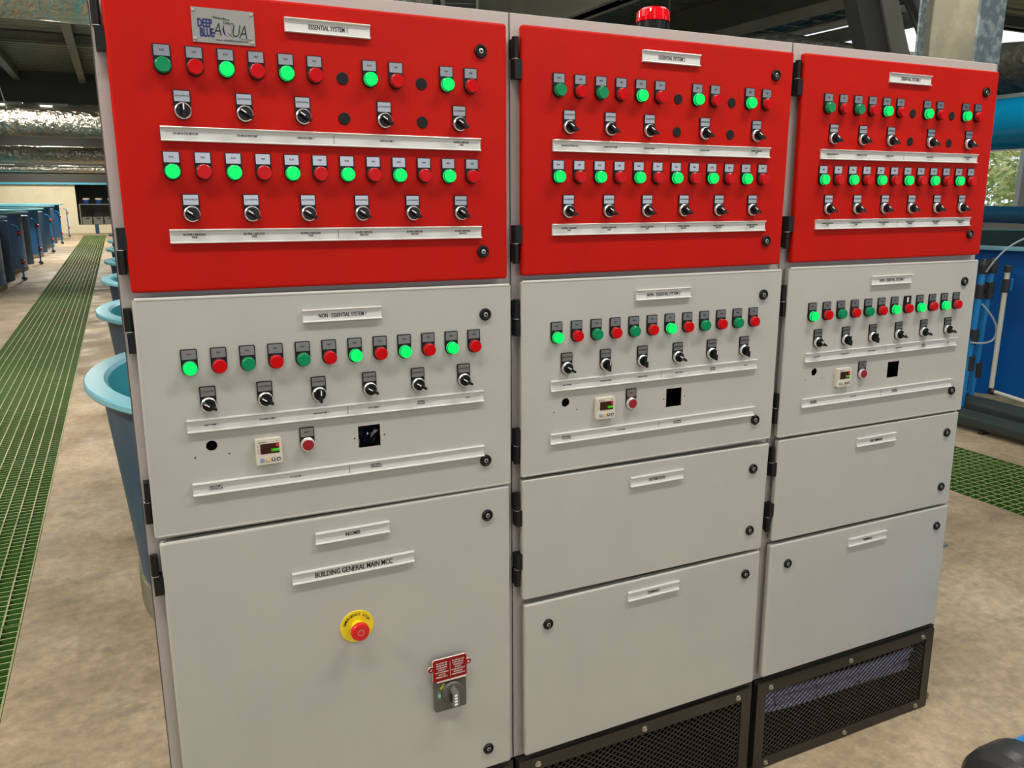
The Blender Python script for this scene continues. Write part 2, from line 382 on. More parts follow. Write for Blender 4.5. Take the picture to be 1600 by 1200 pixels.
# walls
b = MB(); b.box(-9.2, -1.6, 39.2, 39.5, 0, 2.08, CWALL); struct('wall_back', b)
b = MB(); b.box(-1.6, 18, 39.2, 39.5, 0, 0.36, CWALL); b.box(-1.6, 18, 39.5, 42, 0.34, 0.36, CWALL); struct('trim_1', b)
b = MB(); b.box(-9.2, 18, 39.1, 39.5, 2.16, 2.66, DWALL); b.box(-9.2, 18, 39.3, 39.5, 2.66, ZR, DWALL); b.box(-1.6, 18, 41.9, 42.0, 0.36, 2.2, DWALL)
b.box(-1.62, -1.6, 39.5, 42, 0.36, 2.2, DWALL); b.box(-1.6, 18, 39.5, 42, 2.2, 2.22, DWALL); struct('wall_back', b)
b = MB(); b.box(-9.2, 18, 39.0, 39.2, 2.08, 2.16, BTRIM); struct('trim_2', b)
b = MB(); b.box(-9.2, 18, 38.9, 39.1, 2.58, 2.7, NTRIM); struct('trim_3', b)
b = MB(); b.box(-9.2, -9.0, -7, 39.5, 0, ZR + .05, LWALL); struct('wall_left', b)
# right wall with windows
WX = 17.0; camx, camy, camz = -0.0095, -1.6288, 1.7447
k = (WX - camx) / (13 - camx)
wz0 = camz + (1.40 - camz) * k; wz1 = camz + (2.50 - camz) * k
yB = camy + (6.86 - camy) * k
wins = [(yB - 1.75, yB - 0.14), (yB + 0.0, yB + 1.7), (yB + 2.2, yB + 3.9)]
wins = [(-6 + 2.6 * q, -4 + 2.6 * q) for q in range(5)] + wins + [(yB + 4.4 + 2.6 * q, yB + 6.4 + 2.6 * q) for q in range(8)]  # first and last groups: extra openings added to let in side daylight
b = MB(); b.box(WX, WX + .2, -7, 39.5, 0, wz0, LWALL); b.box(WX, WX + .2, -7, 39.5, wz1, ZR + .05, LWALL)
ys = [-7] + [q for w in wins for q in w] + [39.5]
for i in range(0, len(ys), 2): b.box(WX, WX + .2, ys[i], ys[i + 1], wz0, wz1, LWALL)
struct('wall_right', b)
for i, (a, c) in enumerate(wins[5:7]):
    w = MB(); t = 0.09
    w.prism([(0, 0), (c - a, 0), (c - a, wz1 - wz0), (0, wz1 - wz0)], 0, 0.1, WFRAME, holes=[rect(t, c - a - t, t, wz1 - wz0 - t)])
    o = w.build('window_%d' % (i + 1), None, (WX - .02, c, wz0)); o.rotation_euler = (0, 0, -math.pi / 2); o['kind'] = 'structure'
    g = MB(); g.box(t, c - a - t, .04, .048, t, wz1 - wz0 - t, GLASS); g.build('pane', o)
# wall behind the camera with large openings
b = MB(); b.box(-9, 18, -7.2, -7, 0, 1.0, LWALL); b.box(-9, 18, -7.2, -7, 3.2, ZR + .05, LWALL)
for x in (-9, -4.5, -0.5, 3.5, 7.5, 11.5, 15.5): b.box(x, x + .5, -7.2, -7, 1.0, 3.2, LWALL)
struct('wall_front', b)
for i, x in enumerate((-4, 0, 4, 8, 12)):
    w = MB(); w.prism(rect(x, x + 3.5, 1.0, 3.2), -7.15, -7.05, WFRAME, holes=[rect(x + .08, x + 1.7, 1.08, 3.12), rect(x + 1.8, x + 3.42, 1.08, 3.12)])
    o = struct('window_%d' % (i + 4), w)

# ================================================================== CONTROL CABINETS
BX = [0.0, 0.8060, 1.6090]            # left edge of the doors of each bay
BW = [0.7695, 0.7668, 0.7600]
SX = [1.0010, 0.9965, 0.9915]         # tiny spacing differences between the bays
names = ['leftmost', 'middle', 'rightmost']
bays = []
for i in range(3):
    lab = ['grey electrical control cabinet at left with nameplate, yellow emergency stop and isolator',
           'grey electrical control cabinet in the middle of the row, red top door',
           'grey electrical control cabinet at the right end, beside blue pipes'][i]
    bays.append(empty('control_cabinet', (BX[i], 0, 0), (TILT, 0, 0), label=lab, cat='control cabinet', group='row of three control cabinets'))
CB = [(-0.023, 0.788 - 0.0), (0.788 - BX[1], 1.590 - BX[1]), (1.590 - BX[2], 2.393 - BX[2])]
ZB = 0.306; ZT = 2.1215
DEPTH = 0.46
# door rectangles per bay (local x0,z0,x1,z1 as quads TL,TR,BR,BL -> (x,z))
DOORS = [
  [('red', [(-0.0014, 1.5629), (0.7681, 1.5585), (0.7693, 2.0937), (-0.0010, 2.0965)]),
   ('ne', [(-0.0014, 1.0808), (0.7692, 1.0750), (0.7715, 1.5430), (0.0019, 1.5495)]),
   ('inc', [(0.0012, 0.3200), (0.7700, 0.3200), (0.7702, 1.0690), (0.0012, 1.0665)])],
  [('red', [(0.8048, 1.5625), (1.5700, 1.5628), (1.5729, 2.0936), (0.8053, 2.0964)]),
   ('ne', [(0.8049, 1.0850), (1.5732, 1.0832), (1.5755, 1.5456), (0.8058, 1.5477)]),
   ('dist', [(0.8043, 0.7610), (1.5703, 0.7530), (1.5766, 1.0660), (0.8032, 1.0740)]),
   ('term', [(0.8100, 0.3190), (1.5730, 0.3225), (1.5686, 0.7445), (0.8095, 0.7460)])],
  [('red', [(1.6110, 1.5647), (2.3750, 1.5643), (2.3687, 2.0960), (1.6082, 2.0954)]),
   ('ne', [(1.6060, 1.0800), (2.3668, 1.0760), (2.3687, 1.5451), (1.6085, 1.5490)]),
   ('dist', [(1.6085, 0.7640), (2.3663, 0.7580), (2.3660, 1.0670), (1.6085, 1.0690)]),
   ('term', [(1.6050, 0.3256), (2.3700, 0.3250), (2.3690, 0.7500), (1.6055, 0.7520)])]]
# row heights: z of the top of the legend plates (absolute, before ZF) and drop per metre
ROWS = [dict(r1=(2.0583, .006), r2=(1.8745, .0045), ne=(1.5073, .0045)),
        dict(r1=(2.0580, .004), r2=(1.8735, .0), ne=(1.5078, .0)),
        dict(r1=(2.0564, .0), r2=(1.8740, -.001), ne=(1.5086, .0))]

# ---------- shared part meshes (origin on the door face, x centred, z measured down from the plate top)
PW = 0.0152
def plate_outline():
    c = -0.0365; r = 0.0155; pts = [(-PW, -0.0015), (-PW + .0015, 0), (PW - .0015, 0), (PW, -0.0015)][::-1]
    # CCW: start right top ... build explicitly
    out = [(PW, -0.0015), (PW - .0015, 0), (-PW + .0015, 0), (-PW, -0.0015), (-PW, c)]
    for i in range(1, 12):
        a = math.pi + math.pi * i / 12; out.append((r * math.cos(a) * PW / r, c + r * math.sin(a)))
    out.append((PW, c)); return out
def holder(ring, base=None):
    b = MB(); b.prism(plate_outline(), -0.0026, 0, BLACK)
    b.lathe([(0.0150, 0.0026), (0.0150, 0.0052), (0.0140, 0.0060)], (0, 0, -0.0365), ring)
    return b
me_pilot = holder(BLACK).mesh('pilot_light')
me_pilot_c = holder(CHROME).mesh('push_button')
def legend(txt, w, slot=False):
    b = MB()
    if slot:
        b.box(-0.0132, 0.0132, -0.0034, -0.0026, -0.0200, -0.0016, BLACK)
        b.box(-0.0035, 0.0035, -0.0037, -0.0034, -0.0185, -0.0045, INSERT); return b.mesh('legend_plate')
    b.box(-0.0132, 0.0132, -0.0034, -0.0026, -0.0200, -0.0016, SILVER)
    b.text(txt, 0, -0.0102, w, 0.0034, -0.0036, INK); return b.mesh('legend_plate')
me_run, me_trip, me_reset = legend('RUN', .0078), legend('TRIP', .0082), legend('RESET', .0105)
me_auto = legend('AUTO/OFF/ON', .0232); me_blank = legend('', 0, True)
def lens(face, skirt):
    b = MB(); o = (0, 0, -0.0365)
    b.lathe([(0.0136, 0.0052), (0.0136, 0.0118)], o, skirt, cap=False)
    b.lathe([(0.0136, 0.0118), (0.0136, 0.0128), (0.0127, 0.0134)], o, GRIM if face is GLIT else skirt, cap=True)
    b.lathe([(0.0126, 0.0130), (0.0126, 0.0166), (0.0120, 0.0172)], o, face, cap=True); return b.mesh('lens')
me_glit = lens(GLIT, GLIT2); me_goff = lens(GOFF, GRIM); me_roff = lens(ROFF, RRIM)
b = MB(); b.lathe([(0.0134, 0.0052), (0.0134, 0.0085), (0.0118, 0.0092)], (0, 0, -0.0365), CHROME)
me_bring = b.mesh('bezel')
b = MB(); b.lathe([(0.0118, 0.0090), (0.0118, 0.0110), (0.0105, 0.0120)], (0, 0, -0.0365), DRED); me_dred = b.mesh('button_cap')
# selector: black holder, chrome bezel, knob with lever handle
b = MB(); b.prism(plate_outline(), -0.0026, 0, BLACK); me_sel = b.mesh('selector_switch')
b = MB(); b.lathe([(0.0146, 0.0026), (0.0146, 0.0080), (0.0128, 0.0100)], (0, 0, -0.0365), CHROME); me_bezel = b.mesh('bezel')
def knob():
    b = MB(); b.lathe([(0.0126, 0.0085), (0.0126, 0.0125), (0.0118, 0.0134)], (0, 0, 0), KNOB)
    # lever: wide at the base, narrow at the crest, longer towards the tail (-z)
    base = [(-.0042, -.0122), (.0042, -.0122), (.0055, .0), (.0040, .0118), (-.0040, .0118), (-.0055, .0)]
    crest = [(-.0022, -.0150), (.0022, -.0150), (.0026, .0), (.0020, .0112), (-.0020, .0112), (-.0026, .0)]
    n = 6; vs = [(x, -0.0130, z) for x, z in base] + [(x, -0.0262, z) for x, z in crest]
    fs = [(i, (i + 1) % n, n + (i + 1) % n, n + i) for i in range(n)] + [tuple(range(n, 2 * n))]
    b.add(vs, fs, KNOB)
    b.box(-.0010, .0010, -0.0266, -0.0262, .0005, .0108, WHITE); return b.mesh('knob')
me_knob = knob()
b = MB(); b.lathe([(0.0118, 0.0), (0.0118, 0.0012), (0.0108, 0.0018)], (0, 0, 0), DISC); me_plug = b.mesh('blanking_plug')
b = MB()
b.lathe([(0.0138, 0.0), (0.0138, 0.0035), (0.0122, 0.0060), (0.0098, 0.0064), (0.0075, 0.0035)], (0, 0, 0), BLACK, cap=True)
me_lock = b.mesh('quarter_turn_lock')
b = MB(); b.lathe([(0.0052, 0.0035), (0.0052, 0.0052), (0.0042, 0.0058)], (0, 0, 0), BOLT, n=16); b.box(-.0022, .0022, -.0066, -.0058, -.0022, .0022, BLACK)
me_core = b.mesh('lock_core')
b = MB()
b.lathe([(0.0075, -0.004), (0.0075, 0.040)], (0, 0, 0), HINGE, n=16, axis='z'); b.lathe([(0.0078, -0.0052), (0.0078, -0.0040)], (0, 0, 0), CHROME, n=16, axis='z')
b.box(-.0045, .0155, -.009, .016, -0.045, -0.0052, HINGE); b.box(-.006, .006, 0.0, .016, -0.004, 0.036, HINGE)
me_hinge = b.mesh('hinge')
b = MB()
b.lathe([(0.0075, -0.040), (0.0075, 0.004)], (0, 0, 0), HINGE, n=16, axis='z'); b.lathe([(0.0078, 0.0040), (0.0078, 0.0052)], (0, 0, 0), CHROME, n=16, axis='z')
b.box(-.0045, .0155, -.009, .016, 0.0052, 0.045, HINGE); b.box(-.006, .006, 0.0, .016, -0.036, 0.004, HINGE)
me_hinge2 = b.mesh('hinge')

def pilot(root, x, z, kind, txt_me=None, lab=None):
    p = obj('pilot_light', me_pilot, root, (x, 0, z))
    if lab: p['label'] = lab
    obj('legend_plate', txt_me or (me_trip if kind == 'r' else me_run), p)
    obj('lens', {'g': me_goff, 'G': me_glit, 'r': me_roff}[kind], p)
def selector(root, x, z, ang):
    p = obj('selector_switch', me_sel, root, (x, 0, z))
    obj('legend_plate', me_auto, p); obj('bezel', me_bezel, p)
    obj('knob', me_knob, p, (0, 0, -0.0365), rot=(0, -ang, 0))
def plug(root, x, z): obj('blanking_plug', me_plug, root, (x, 0, z))
def lock(root, x, z):
    p = obj('lock', me_lock, root, (x, 0, z)); obj('lock_core', me_core, p, rot=(0, random.uniform(0, 3), 0))
def strip(root, x0, x1, z1, texts, seams=(), drop=0.0, h=0.0262, n='name_strip'):
    """texts: (string, cx, dz from the top, width, height)"""
    w = x1 - x0; o = (x0, 0, z1)
    b = MB()
    prof = [(0, 0), (-.0075, -.0002), (-.0082, -.0016), (-.0068, -.0034), (-.0030, -.0050), (-.0030, -h + .0042), (-.0072, -h + .0026), (-.0078, -h + .0010), (-.0068, -h), (0, -h)]
    nn = len(prof); vs = [(0, y, z) for y, z in prof] + [(w, y, z) for y, z in prof]
    fs = [(i, i + 1, nn + i + 1, nn + i) for i in range(nn - 1)] + [tuple(range(nn))[::-1], tuple(range(nn, 2 * nn))]
    b.add(vs, fs, STRIPM)
    p = b.build(n, root, o); p.rotation_euler = (0, drop, 0)
    c = MB(); c.box(.0006, w - .0006, -.0036, -.0030, -h + .0042, -.0048, INSERT)
    for s_ in seams: c.box(s_ - x0 - .0006, s_ - x0 + .0006, -.0038, -.0036, -h + .0045, -.0052, BTNG)
    for (t, cx, dz, tw, th) in texts: c.text(t, cx - x0, -dz, tw, th, -.0040, INK)
    c.build('label_insert', p)
    return p
def quad_local(q, bx, dy=0): return [(x - bx, z) for x, z in q]

HUD = [(m, -1) for m in ()]
ANG = math.radians(57)
HZ = [[(2.0318, 1), (1.6375, 2), (1.4951, 1), (1.1486, 2), (1.0007, 1), (0.42, 2)],
      [(2.0316, 1), (1.6304, 2), (1.4442 + .025, 1), (1.1556, 2), (1.0023, 1), (0.8387, 2)],
      [(2.0376, 1), (1.6425, 2), (1.4455 + .02, 1), (1.1584, 2), (1.0085, 1), (0.8348, 2)]]
for i, root in enumerate(bays):
    bx, s, W = BX[i], SX[i], BW[i]
    c0, c1 = CB[i]
    # ---- carcass: open shell with a front frame
    b = MB(); t = 0.002
    holes = []
    for kx, (nm, q) in enumerate(DOORS[i]):
        zs = [p[1] for p in q]; holes.append(rect(0.022, W - 0.022, min(zs) + 0.022, max(zs) - 0.022))
    b.prism(rect(c0 + .0006, c1 - .0006, ZB + .001, ZT), 0.028, 0.031, CARC, holes=holes)
    b.box(c0 + .0006, c0 + .003, .028, DEPTH, ZB, ZT, CARC); b.box(c1 - .003, c1 - .0006, .028, DEPTH, ZB, ZT, CARC)
    b.box(c0 + .0012, c1 - .0012, .031, DEPTH, ZT - .002, ZT + .001, CARC); b.box(c0 + .0012, c1 - .0012, .029, DEPTH, ZB - .001, ZB + .001, CARC)
    b.tube([(c0 + .0012, .0335, ZT - .0035), (c1 - .0012, .0335, ZT - .0035)], .0055, CARC, 12)
    b.box(c0, c1, DEPTH - .003, DEPTH, ZB, ZT, CARC)
    b.build('cabinet_body', root, bevel=.0)
    # ---- doors
    for nm, q in DOORS[i]:
        loc = quad_local(q, bx); m = RED if nm == 'red' else GREY
        hs = []
        if nm == 'ne':
            z0, kk = ROWS[i]['ne']; z0 -= ZF
            hs = [circ(.1143 * s, z0 - .1978, .0108, 24), rect(.4105 * s, .4590 * s, z0 - .243, z0 - .1945)]
            for hx, hz in ((.0818, -.2187), (.1462, -.2187), (.4025, -.2205), (.4684, -.2198)): hs.append(circ(hx * s, z0 + hz, .0020, 8))
        b = MB()
        if hs:
            cxm = sum(p[0] for p in loc) / 4; czm = sum(p[1] for p in loc) / 4
            inn = [(x + (.012 if x < cxm else -.012), z + (.012 if z < czm else -.012)) for x, z in loc]
            b.prism(loc, 0, 0.020, m, holes=[inn]); n0 = len(b.f)
            b2 = MB(); b2.prism(inn, 0, 0.0022, m, holes=hs)
            b.add(b2.v, b2.f, m)
            keep = [i_ for i_ in range(len(b.f))]
        else: b.prism(loc, 0, 0.020, m)
        me_d = b.mesh('door')
        if hs:
            import bmesh
            bm_ = bmesh.new(); bm_.from_mesh(me_d); bmesh.ops.remove_doubles(bm_, verts=bm_.verts, dist=1e-6); bm_.to_mesh(me_d); bm_.free()
        d = obj('door', me_d, root, bevel=.0065 if not hs else 0, seg=4)
        if not hs:
            import bmesh
            bm_ = bmesh.new(); bm_.from_mesh(me_d); bmesh.ops.remove_doubles(bm_, verts=bm_.verts, dist=1e-6); bm_.to_mesh(me_d); bm_.free()
        if hs:
            e = MB(); L = len(loc)
            for q_ in range(L):
                p0, p1 = loc[q_], loc[(q_ + 1) % L]
                e.tube([(p0[0], .0036, p0[1]), (p1[0], .0036, p1[1])], .0044, m, 10)
            for p0 in loc: pass
            e.build('door_edge', d)
        d['label'] = {'red': 'red powder-coated door, top of this cabinet', 'ne': 'grey door below the red one, with cut-outs',
                      'inc': 'tall grey bottom door', 'dist': 'plain grey door below the instrument doors', 'term': 'lowest grey door'}[nm]
    # ---- hinges
    for (hz, kd) in HZ[i]:
        obj('hinge', me_hinge if kd == 1 else me_hinge2, root, (-0.0115, 0.012, hz))
    # ---- lights and switches
    P = 0.05405
    def X(k): return (0.0882 + P * k) * s
    def zr(row, x): z0, kk = ROWS[i][row]; return z0 - ZF - kk * x
    lit1 = [['G' if (i == 0 and k == 2) or k in (4, 7, 10) else 'g' for k in range(12)]][0]
    for k in (0, 1, 2, 3, 4, 5, 7, 8, 10, 11):
        red = k in (1, 3, 5, 8, 11)
        pilot(root, X(k), zr('r1', X(k)), 'r' if red else lit1[k], lab=None if red else ('lit green pilot light, top row' if lit1[k] == 'G' else 'unlit dark green pilot light, top row'))
    for k in (6, 9):
        plug(root, X(k), zr('r1', X(k)) - .0375); plug(root, X(k), zr('r1', X(k)) - .1125)
    for k in (0.5, 2.5, 4.5, 7.5, 10.5):
        selector(root, X(k), zr('r1', X(k)) - .0762, 0.0 if (i == 0 and k == .5) else ANG)
    for k in range(12):
        pilot(root, X(k), zr('r2', X(k)), 'r' if k % 2 else 'G', lab=None if k % 2 else 'lit green pilot light, second row')
    for k in range(6): selector(root, X(2 * k + .5), zr('r2', X(2 * k)) - .0762, ANG)
    litn = [{0, 6, 8, 10}, {0, 6}, {0, 6, 8, 10}][i]
    for k in range(12):
        g = 'r' if k % 2 else ('G' if k in litn else 'g')
        pilot(root, X(k) - .0012, zr('ne', X(k)), g, me_blank if (i == 2 and k == 7) else None,
              lab=('red pilot light with a missing legend insert' if i == 2 and k == 7 else None) if g == 'r' else ('lit green pilot light on the grey door' if g == 'G' else 'unlit dark green pilot light on the grey door'))
    vert = [{2}, {1, 2, 4, 5}, {1, 2}][i]
    for k in range(6): selector(root, X(2 * k + .5), zr('ne', X(2 * k)) - .0757, 0.0 if k in vert else ANG)
    # ---- name strips
    zz = lambda row: ROWS[i][row][0] - ZF
    n_ = str(i + 1); dr = ROWS[i]['r1'][1]; xx = [.1165 * s, .2247 * s, .3330 * s, .4412 * s, .5500 * s, .6585 * s]
    strip(root, .3065 * s, .4705 * s, zz('r1') + .0645 - dr * .3, [('ESSENTIAL SYSTEM ' + n_, .3885 * s, .0137, .0745, .0086)], drop=dr)
    strip(root, .0740 * s, .7030 * s, zz('r1') - .1405, [
        ('DRUM FILTER MOTOR', xx[0], .0125, .0430, .0036), ('DRUM FILTER PUMP', xx[1], .0125, .0375, .0036), ('SUMO/UR PUMP 1', xx[2], .0125, .0310, .0036),
        ('SUMO/UR PUMP 2', .4966 * s, .0125, .0300, .0036), ('BLOWER 1 AERATION\nTANK', .6590 * s, .0120, .0330, .0092)], seams=(.3889 * s,), drop=dr)
    strip(root, .0735 * s, .7025 * s, zz('r2') - .1408, [
        (t, xx[j], .0125, .0385 if j < 3 else .0345, .0092) for j, t in enumerate((
        'BLOWER 2 AERATION\nTANK', 'BLOWER 3 AERATION\nTANK', 'BLOWER 4 AERATION\nTANK', 'BLOWER 1 BIOFILTER\nAERATION', 'BLOWER 2 BIOFILTER\nAERATION', 'BLOWER 3 BIOFILTER\nAERATION'))],
        seams=(.3880 * s,), drop=ROWS[i]['r2'][1])
    dn = ROWS[i]['ne'][1]
    strip(root, .3070 * s, .4715 * s, zz('ne') + .0640 - dn * .3, [('NON - ESSENTIAL SYSTEM ' + n_, .3890 * s, .0137, .0990, .0086)], drop=dn)
    strip(root, .0720 * s, .7030 * s, zz('ne') - .1405, [
        ('HEAT PUMP 1', xx[0], .0130, .0250, .0036), ('TRANSFER PUMP 1', xx[1], .0130, .0340, .0036), ('SUMO/UR PUMP 1', xx[2], .0130, .0310, .0036),
        ('HEAT PUMP 2', .4460 * s, .0130, .0245, .0036), ('BLOWER\nDEGASSER', .5533 * s, .0130, .0180, .0092), ('SPARE', .6640 * s, .0130, .0105, .0034)], seams=(.3900 * s,), drop=dn)
    strip(root, .0720 * s, .7020 * s, zz('ne') - .2710, [
        ('HEAT PUMP 1\nCONTROLLER', .1155 * s, .0130, .0260, .0092), ('UV SYSTEM', .2725 * s, .0130, .0225, .0036), ('HEAT PUMP 2\nCONTROLLER', .4460 * s, .0130, .0250, .0092)],
        seams=(.3875 * s,), drop=dn)
    if i == 0:
        strip(root, .3060, .4705, 1.0885 - ZF, [('INCOMER', .3880, .0137, .0330, .0088)])
        strip(root, .2520, .5255, 1.0062 - ZF, [('BUILDING GENERAL MAIN MCC', .3880, .0137, .1730, .0125)])
    else:
        strip(root, .3065 * s, .4725 * s, 1.0915 - ZF, [(['', 'DISTRIBUTION', 'GSM COMMANDER'][i], .3880 * s, .0137, [0, .0500, .0520][i], .0082)])
        strip(root, .3085 * s, .4740 * s, .7715 - ZF, [('TERMINALS', .3900 * s, .0137, .0400, .0082)])
    # ---- controller
    zc = zz('ne') - .1945; x0 = .1962 * s
    ct = MB(); ct.prism([(0, -.052), (.0015, -.0535), (.0505, -.0535), (.052, -.052), (.052, -.0015), (.0505, 0), (.0015, 0), (0, -.0015)], -.011, 0, BEIGE)
    ct.text('DELTA', .0165, -.0062, .0105, .0026, -.0113, INK); ct.add([(.0050, -.0113, -.0078), (.0098, -.0113, -.0078), (.0074, -.0113, -.0042)], [(0, 1, 2)], INK)
    ct.text('DTB', .0430, -.0056, .0060, .0018, -.0113, BTNG)
    for j in range(6): ct.text(['OUT1', 'OUT2', 'AT', 'ALM1', 'ALM2', 'ALM3'][j], .0044, -.0125 - .0032 * j, .0040, .0014, -.0113, BTNG)
    cp = ct.build('temperature_controller', root, (x0, 0, zc))
    sc = MB(); sc.box(.0090, .0465, -.0116, -.0110, -.0310, -.0100, SCREEN)
    sc.build('screen', cp)
    dg = MB(); dg.text('0', .0430, -.0142, .0048, .0080, -.0120, SEGR); dg.text('1000', .0385, -.0242, .0150, .0066, -.0120, SEGG); dg.build('digits', cp)
    for j, (bxx, mm) in enumerate(((.0115, BTNB), (.0225, BTNO), (.0335, BTNG), (.0440, BTNG))):
        bt = MB(); bt.prism([(bxx - .0042, -.0450), (bxx - .0025, -.0475), (bxx + .0025, -.0475), (bxx + .0042, -.0450), (bxx + .0042, -.0425), (bxx + .0025, -.0405), (bxx - .0025, -.0405), (bxx - .0042, -.0425)], -.0125, -.011, mm)
        if j == 0: bt.text('SET', bxx, -.0440, .0050, .0020, -.0127, WHITE)
        if j > 0:
            q = -.0440; d_ = .0016 if j == 3 else -.0016
            if j == 1: bt.box(bxx - .002, bxx + .002, -.0127, -.0125, q - .0004, q + .0004, WHITE); bt.box(bxx - .0004, bxx + .0004, -.0127, -.0125, q - .002, q + .002, WHITE)
            else: bt.add([(bxx - .0022, -.0127, q - d_), (bxx + .0022, -.0127, q - d_), (bxx, -.0127, q + d_)], [(0, 1, 2) if d_ > 0 else (0, 2, 1)], WHITE)
        bt.build('button', cp)
    # ---- reset button
    rp = obj('push_button', me_pilot_c, root, ((.2865 + PW) * s, 0, zz('ne') - .1822))
    obj('legend_plate', me_reset, rp); obj('bezel', me_bring, rp); obj('button_cap', me_dred, rp)
    # ---- film behind the square cut-out
    if i != 1:
        fm = MB(); random.seed(i + 3); n = 9; vs = []
        for a in range(n):
            for c_ in range(n): vs.append((.40 * s + .0085 * a, .045 + random.uniform(-.006, .006) + (.012 if c_ > 4 else 0), zc - .060 + .0085 * c_))
        fm.add(vs, [(a * n + c_, (a + 1) * n + c_, (a + 1) * n + c_ + 1, a * n + c_ + 1) for a in range(n - 1) for c_ in range(n - 1)], FILM)
        fm.build('plastic_film', root)
    # ---- locks
    LK = [[(.7075, 2.0890), (.7075, 1.6752), (.7112, 1.5362), (.7080, 1.1950), (.7105, 1.0590), (.7060, .4330)],
          [(.7075, 2.0895), (.7085, 1.6805), (.7108, 1.5400), (.7085, 1.1965), (.7128, 1.0550), (.7135, .8720), (.0690, .7370), (.7080, .7392)],
          [(.7055, 2.0905), (.7058, 1.6830), (.7060, 1.5402), (.7035, 1.1975), (.7045, 1.0595), (.7065, .8768), (.7065, .7420), (.0650, .7394)]][i]
    for lx, lz in LK: lock(root, lx, lz - ZF)
    # ---- plinth
    fw = .036; px0, px1 = c0 + .008, c1 - .016
    b = MB()
    for x in (c0 + .004, c1 - .044): 
        b.box(x, x + .04, .022, .062, 0.0, ZB - .002, FRAMEB); b.box(x, x + .04, DEPTH - .045, DEPTH - .005, 0.009, ZB - .002, FRAMEB)
    b.box(c0 + .004, c1 - .004, .018, .060, ZB - .030, ZB - .002, FRAMEB); b.box(c0 + .004, c1 - .004, DEPTH - .045, DEPTH - .005, ZB - .030, ZB - .002, FRAMEB)
    b.box(c0 + .004, c1 - .004, DEPTH - .008, DEPTH - .004, 0.010, ZB - .002, FRAMEB)
    b.box(c1 - .010, c1 - .004, .06, DEPTH - .01, 0.010, ZB - .002, FRAMEB)
    b.box(c0 + .004, c1 - .004, .03, DEPTH - .01, .008, .011, FRAMEB)  # black tray added to stand in for shade inside the plinth
    b.build('plinth', root, bevel=0)
    b = MB(); b.prism(rect(px0, px1, .002, .300), .006, .020, FRAMEB, holes=[rect(px0 + fw, px1 - fw, .002 + fw, .300 - fw)])
    pf = b.build('vent_panel_frame', root, bevel=.0015)
    b = MB(); x0, x1, z0, z1 = px0 + fw - .004, px1 - fw + .004, fw, .302 - fw
    dx, dz = .0230, .0162; nx = int((x1 - x0) / dx); nz = int((z1 - z0) / dz)
    for a in range(nx):
        for c_ in range(nz):
            xa = x0 + a * dx; za = z0 + c_ * dz; xm = xa + dx / 2; zm = za + dz / 2
            for (p, q) in (((xa, za), (xa + dx, za + dz)), ((xa, za + dz), (xa + dx, za))):
                e = .0011
                vs = [(p[0], .010, p[1] - e), (q[0], .010, q[1] - e), (q[0], .010, q[1] + e), (p[0], .010, p[1] + e),
                      (p[0], .0135, p[1] - e), (q[0], .0135, q[1] - e), (q[0], .0135, q[1] + e), (p[0], .0135, p[1] + e)]
                b.add(vs, [(0, 1, 2, 3), (0, 4, 5, 1), (3, 2, 6, 7)], MESHM)
    ms = b.build('expanded_mesh', root); ms['kind'] = 'stuff'
    bo = MB(); bo.lathe([(.0085, 0), (.0085, .0015)], (0, 0, 0), BOLT, n=16); bo.lathe([(.0055, .0015), (.0055, .0065), (.003, .0065)], (0, 0, 0), BOLT, n=12)
    mbolt = bo.mesh('bolt')
    for bxx in ((.0445, .381, .716) if i == 1 else (.040, .3765, .713)):
        for bz in (.2805, .0190): obj('bolt', mbolt, pf, (bxx, .006, bz))

# ---- only on the left cabinet: nameplate, emergency stop, isolator
root = bays[0]
b = MB(); zt = 2.1243 - ZF
b.prism([(.1428, zt - .0585), (.2515, zt - .0590), (.2515, zt), (.1432, zt + .0005)], -.0018, 0, PLATE)
b.text('DEEP', .1655, zt - .0255, .0250, .0150, -.0021, BLUEINK); b.text('BLUE', .1680, zt - .0415, .0240, .0158, -.0021, BLUEINK)
for t, cx, cz, w, h, m in (('A', .1875, -.0345, .0150, .0215, INK), ('U', .2190, -.0355, .0125, .0215, INK), ('A', .2325, -.0360, .0150, .0225, INK)):
    b.text(t, cx, zt + cz, w, h, -.0021, m, shear=.18)
# thin Q: ring with purple left crescent and a tail
for a in range(28):
    a0, a1 = 2 * math.pi * a / 28, 2 * math.pi * (a + 1) / 28
    th0 = .0006 + .0030 * max(0, -math.cos(a0 - .35)) ** 2; th1 = .0006 + .0030 * max(0, -math.cos(a1 - .35)) ** 2
    cx, cz, rx, rz = .2035, zt - .0350, .0085, .0105
    q = [(cx + rx * math.cos(a0), cz + rz * math.sin(a0)), (cx + rx * math.cos(a1), cz + rz * math.sin(a1)), (cx + (rx - th1) * math.cos(a1), cz + (rz - th1 * .4) * math.sin(a1)), (cx + (rx - th0) * math.cos(a0), cz + (rz - th0 * .4) * math.sin(a0))]
    b.add([(x, -.0021, z) for x, z in q], [(3, 2, 1, 0), (0, 1, 2, 3)], PURINK if math.pi * .6 < a0 < math.pi * 1.4 else INK)
b.bar((.2045, -.0021, zt - .0400), (.2135, -.0021, zt - .0475), .0002, .0010, INK)
b.text('Aquaculture', .1935, zt - .0160, .0300, .0060, -.0021, INK, shear=.35, rot=-.12); b.text('Culture', .2060, zt - .0225, .0180, .0050, -.0021, INK, shear=.35, rot=-.08)
b.text('www.deepblueaqua.net', .2100, zt - .0530, .0570, .0046, -.0021, INK, shear=.1); b.text('South Africa', .2360, zt - .0487, .0200, .0025, -.0021, INK)
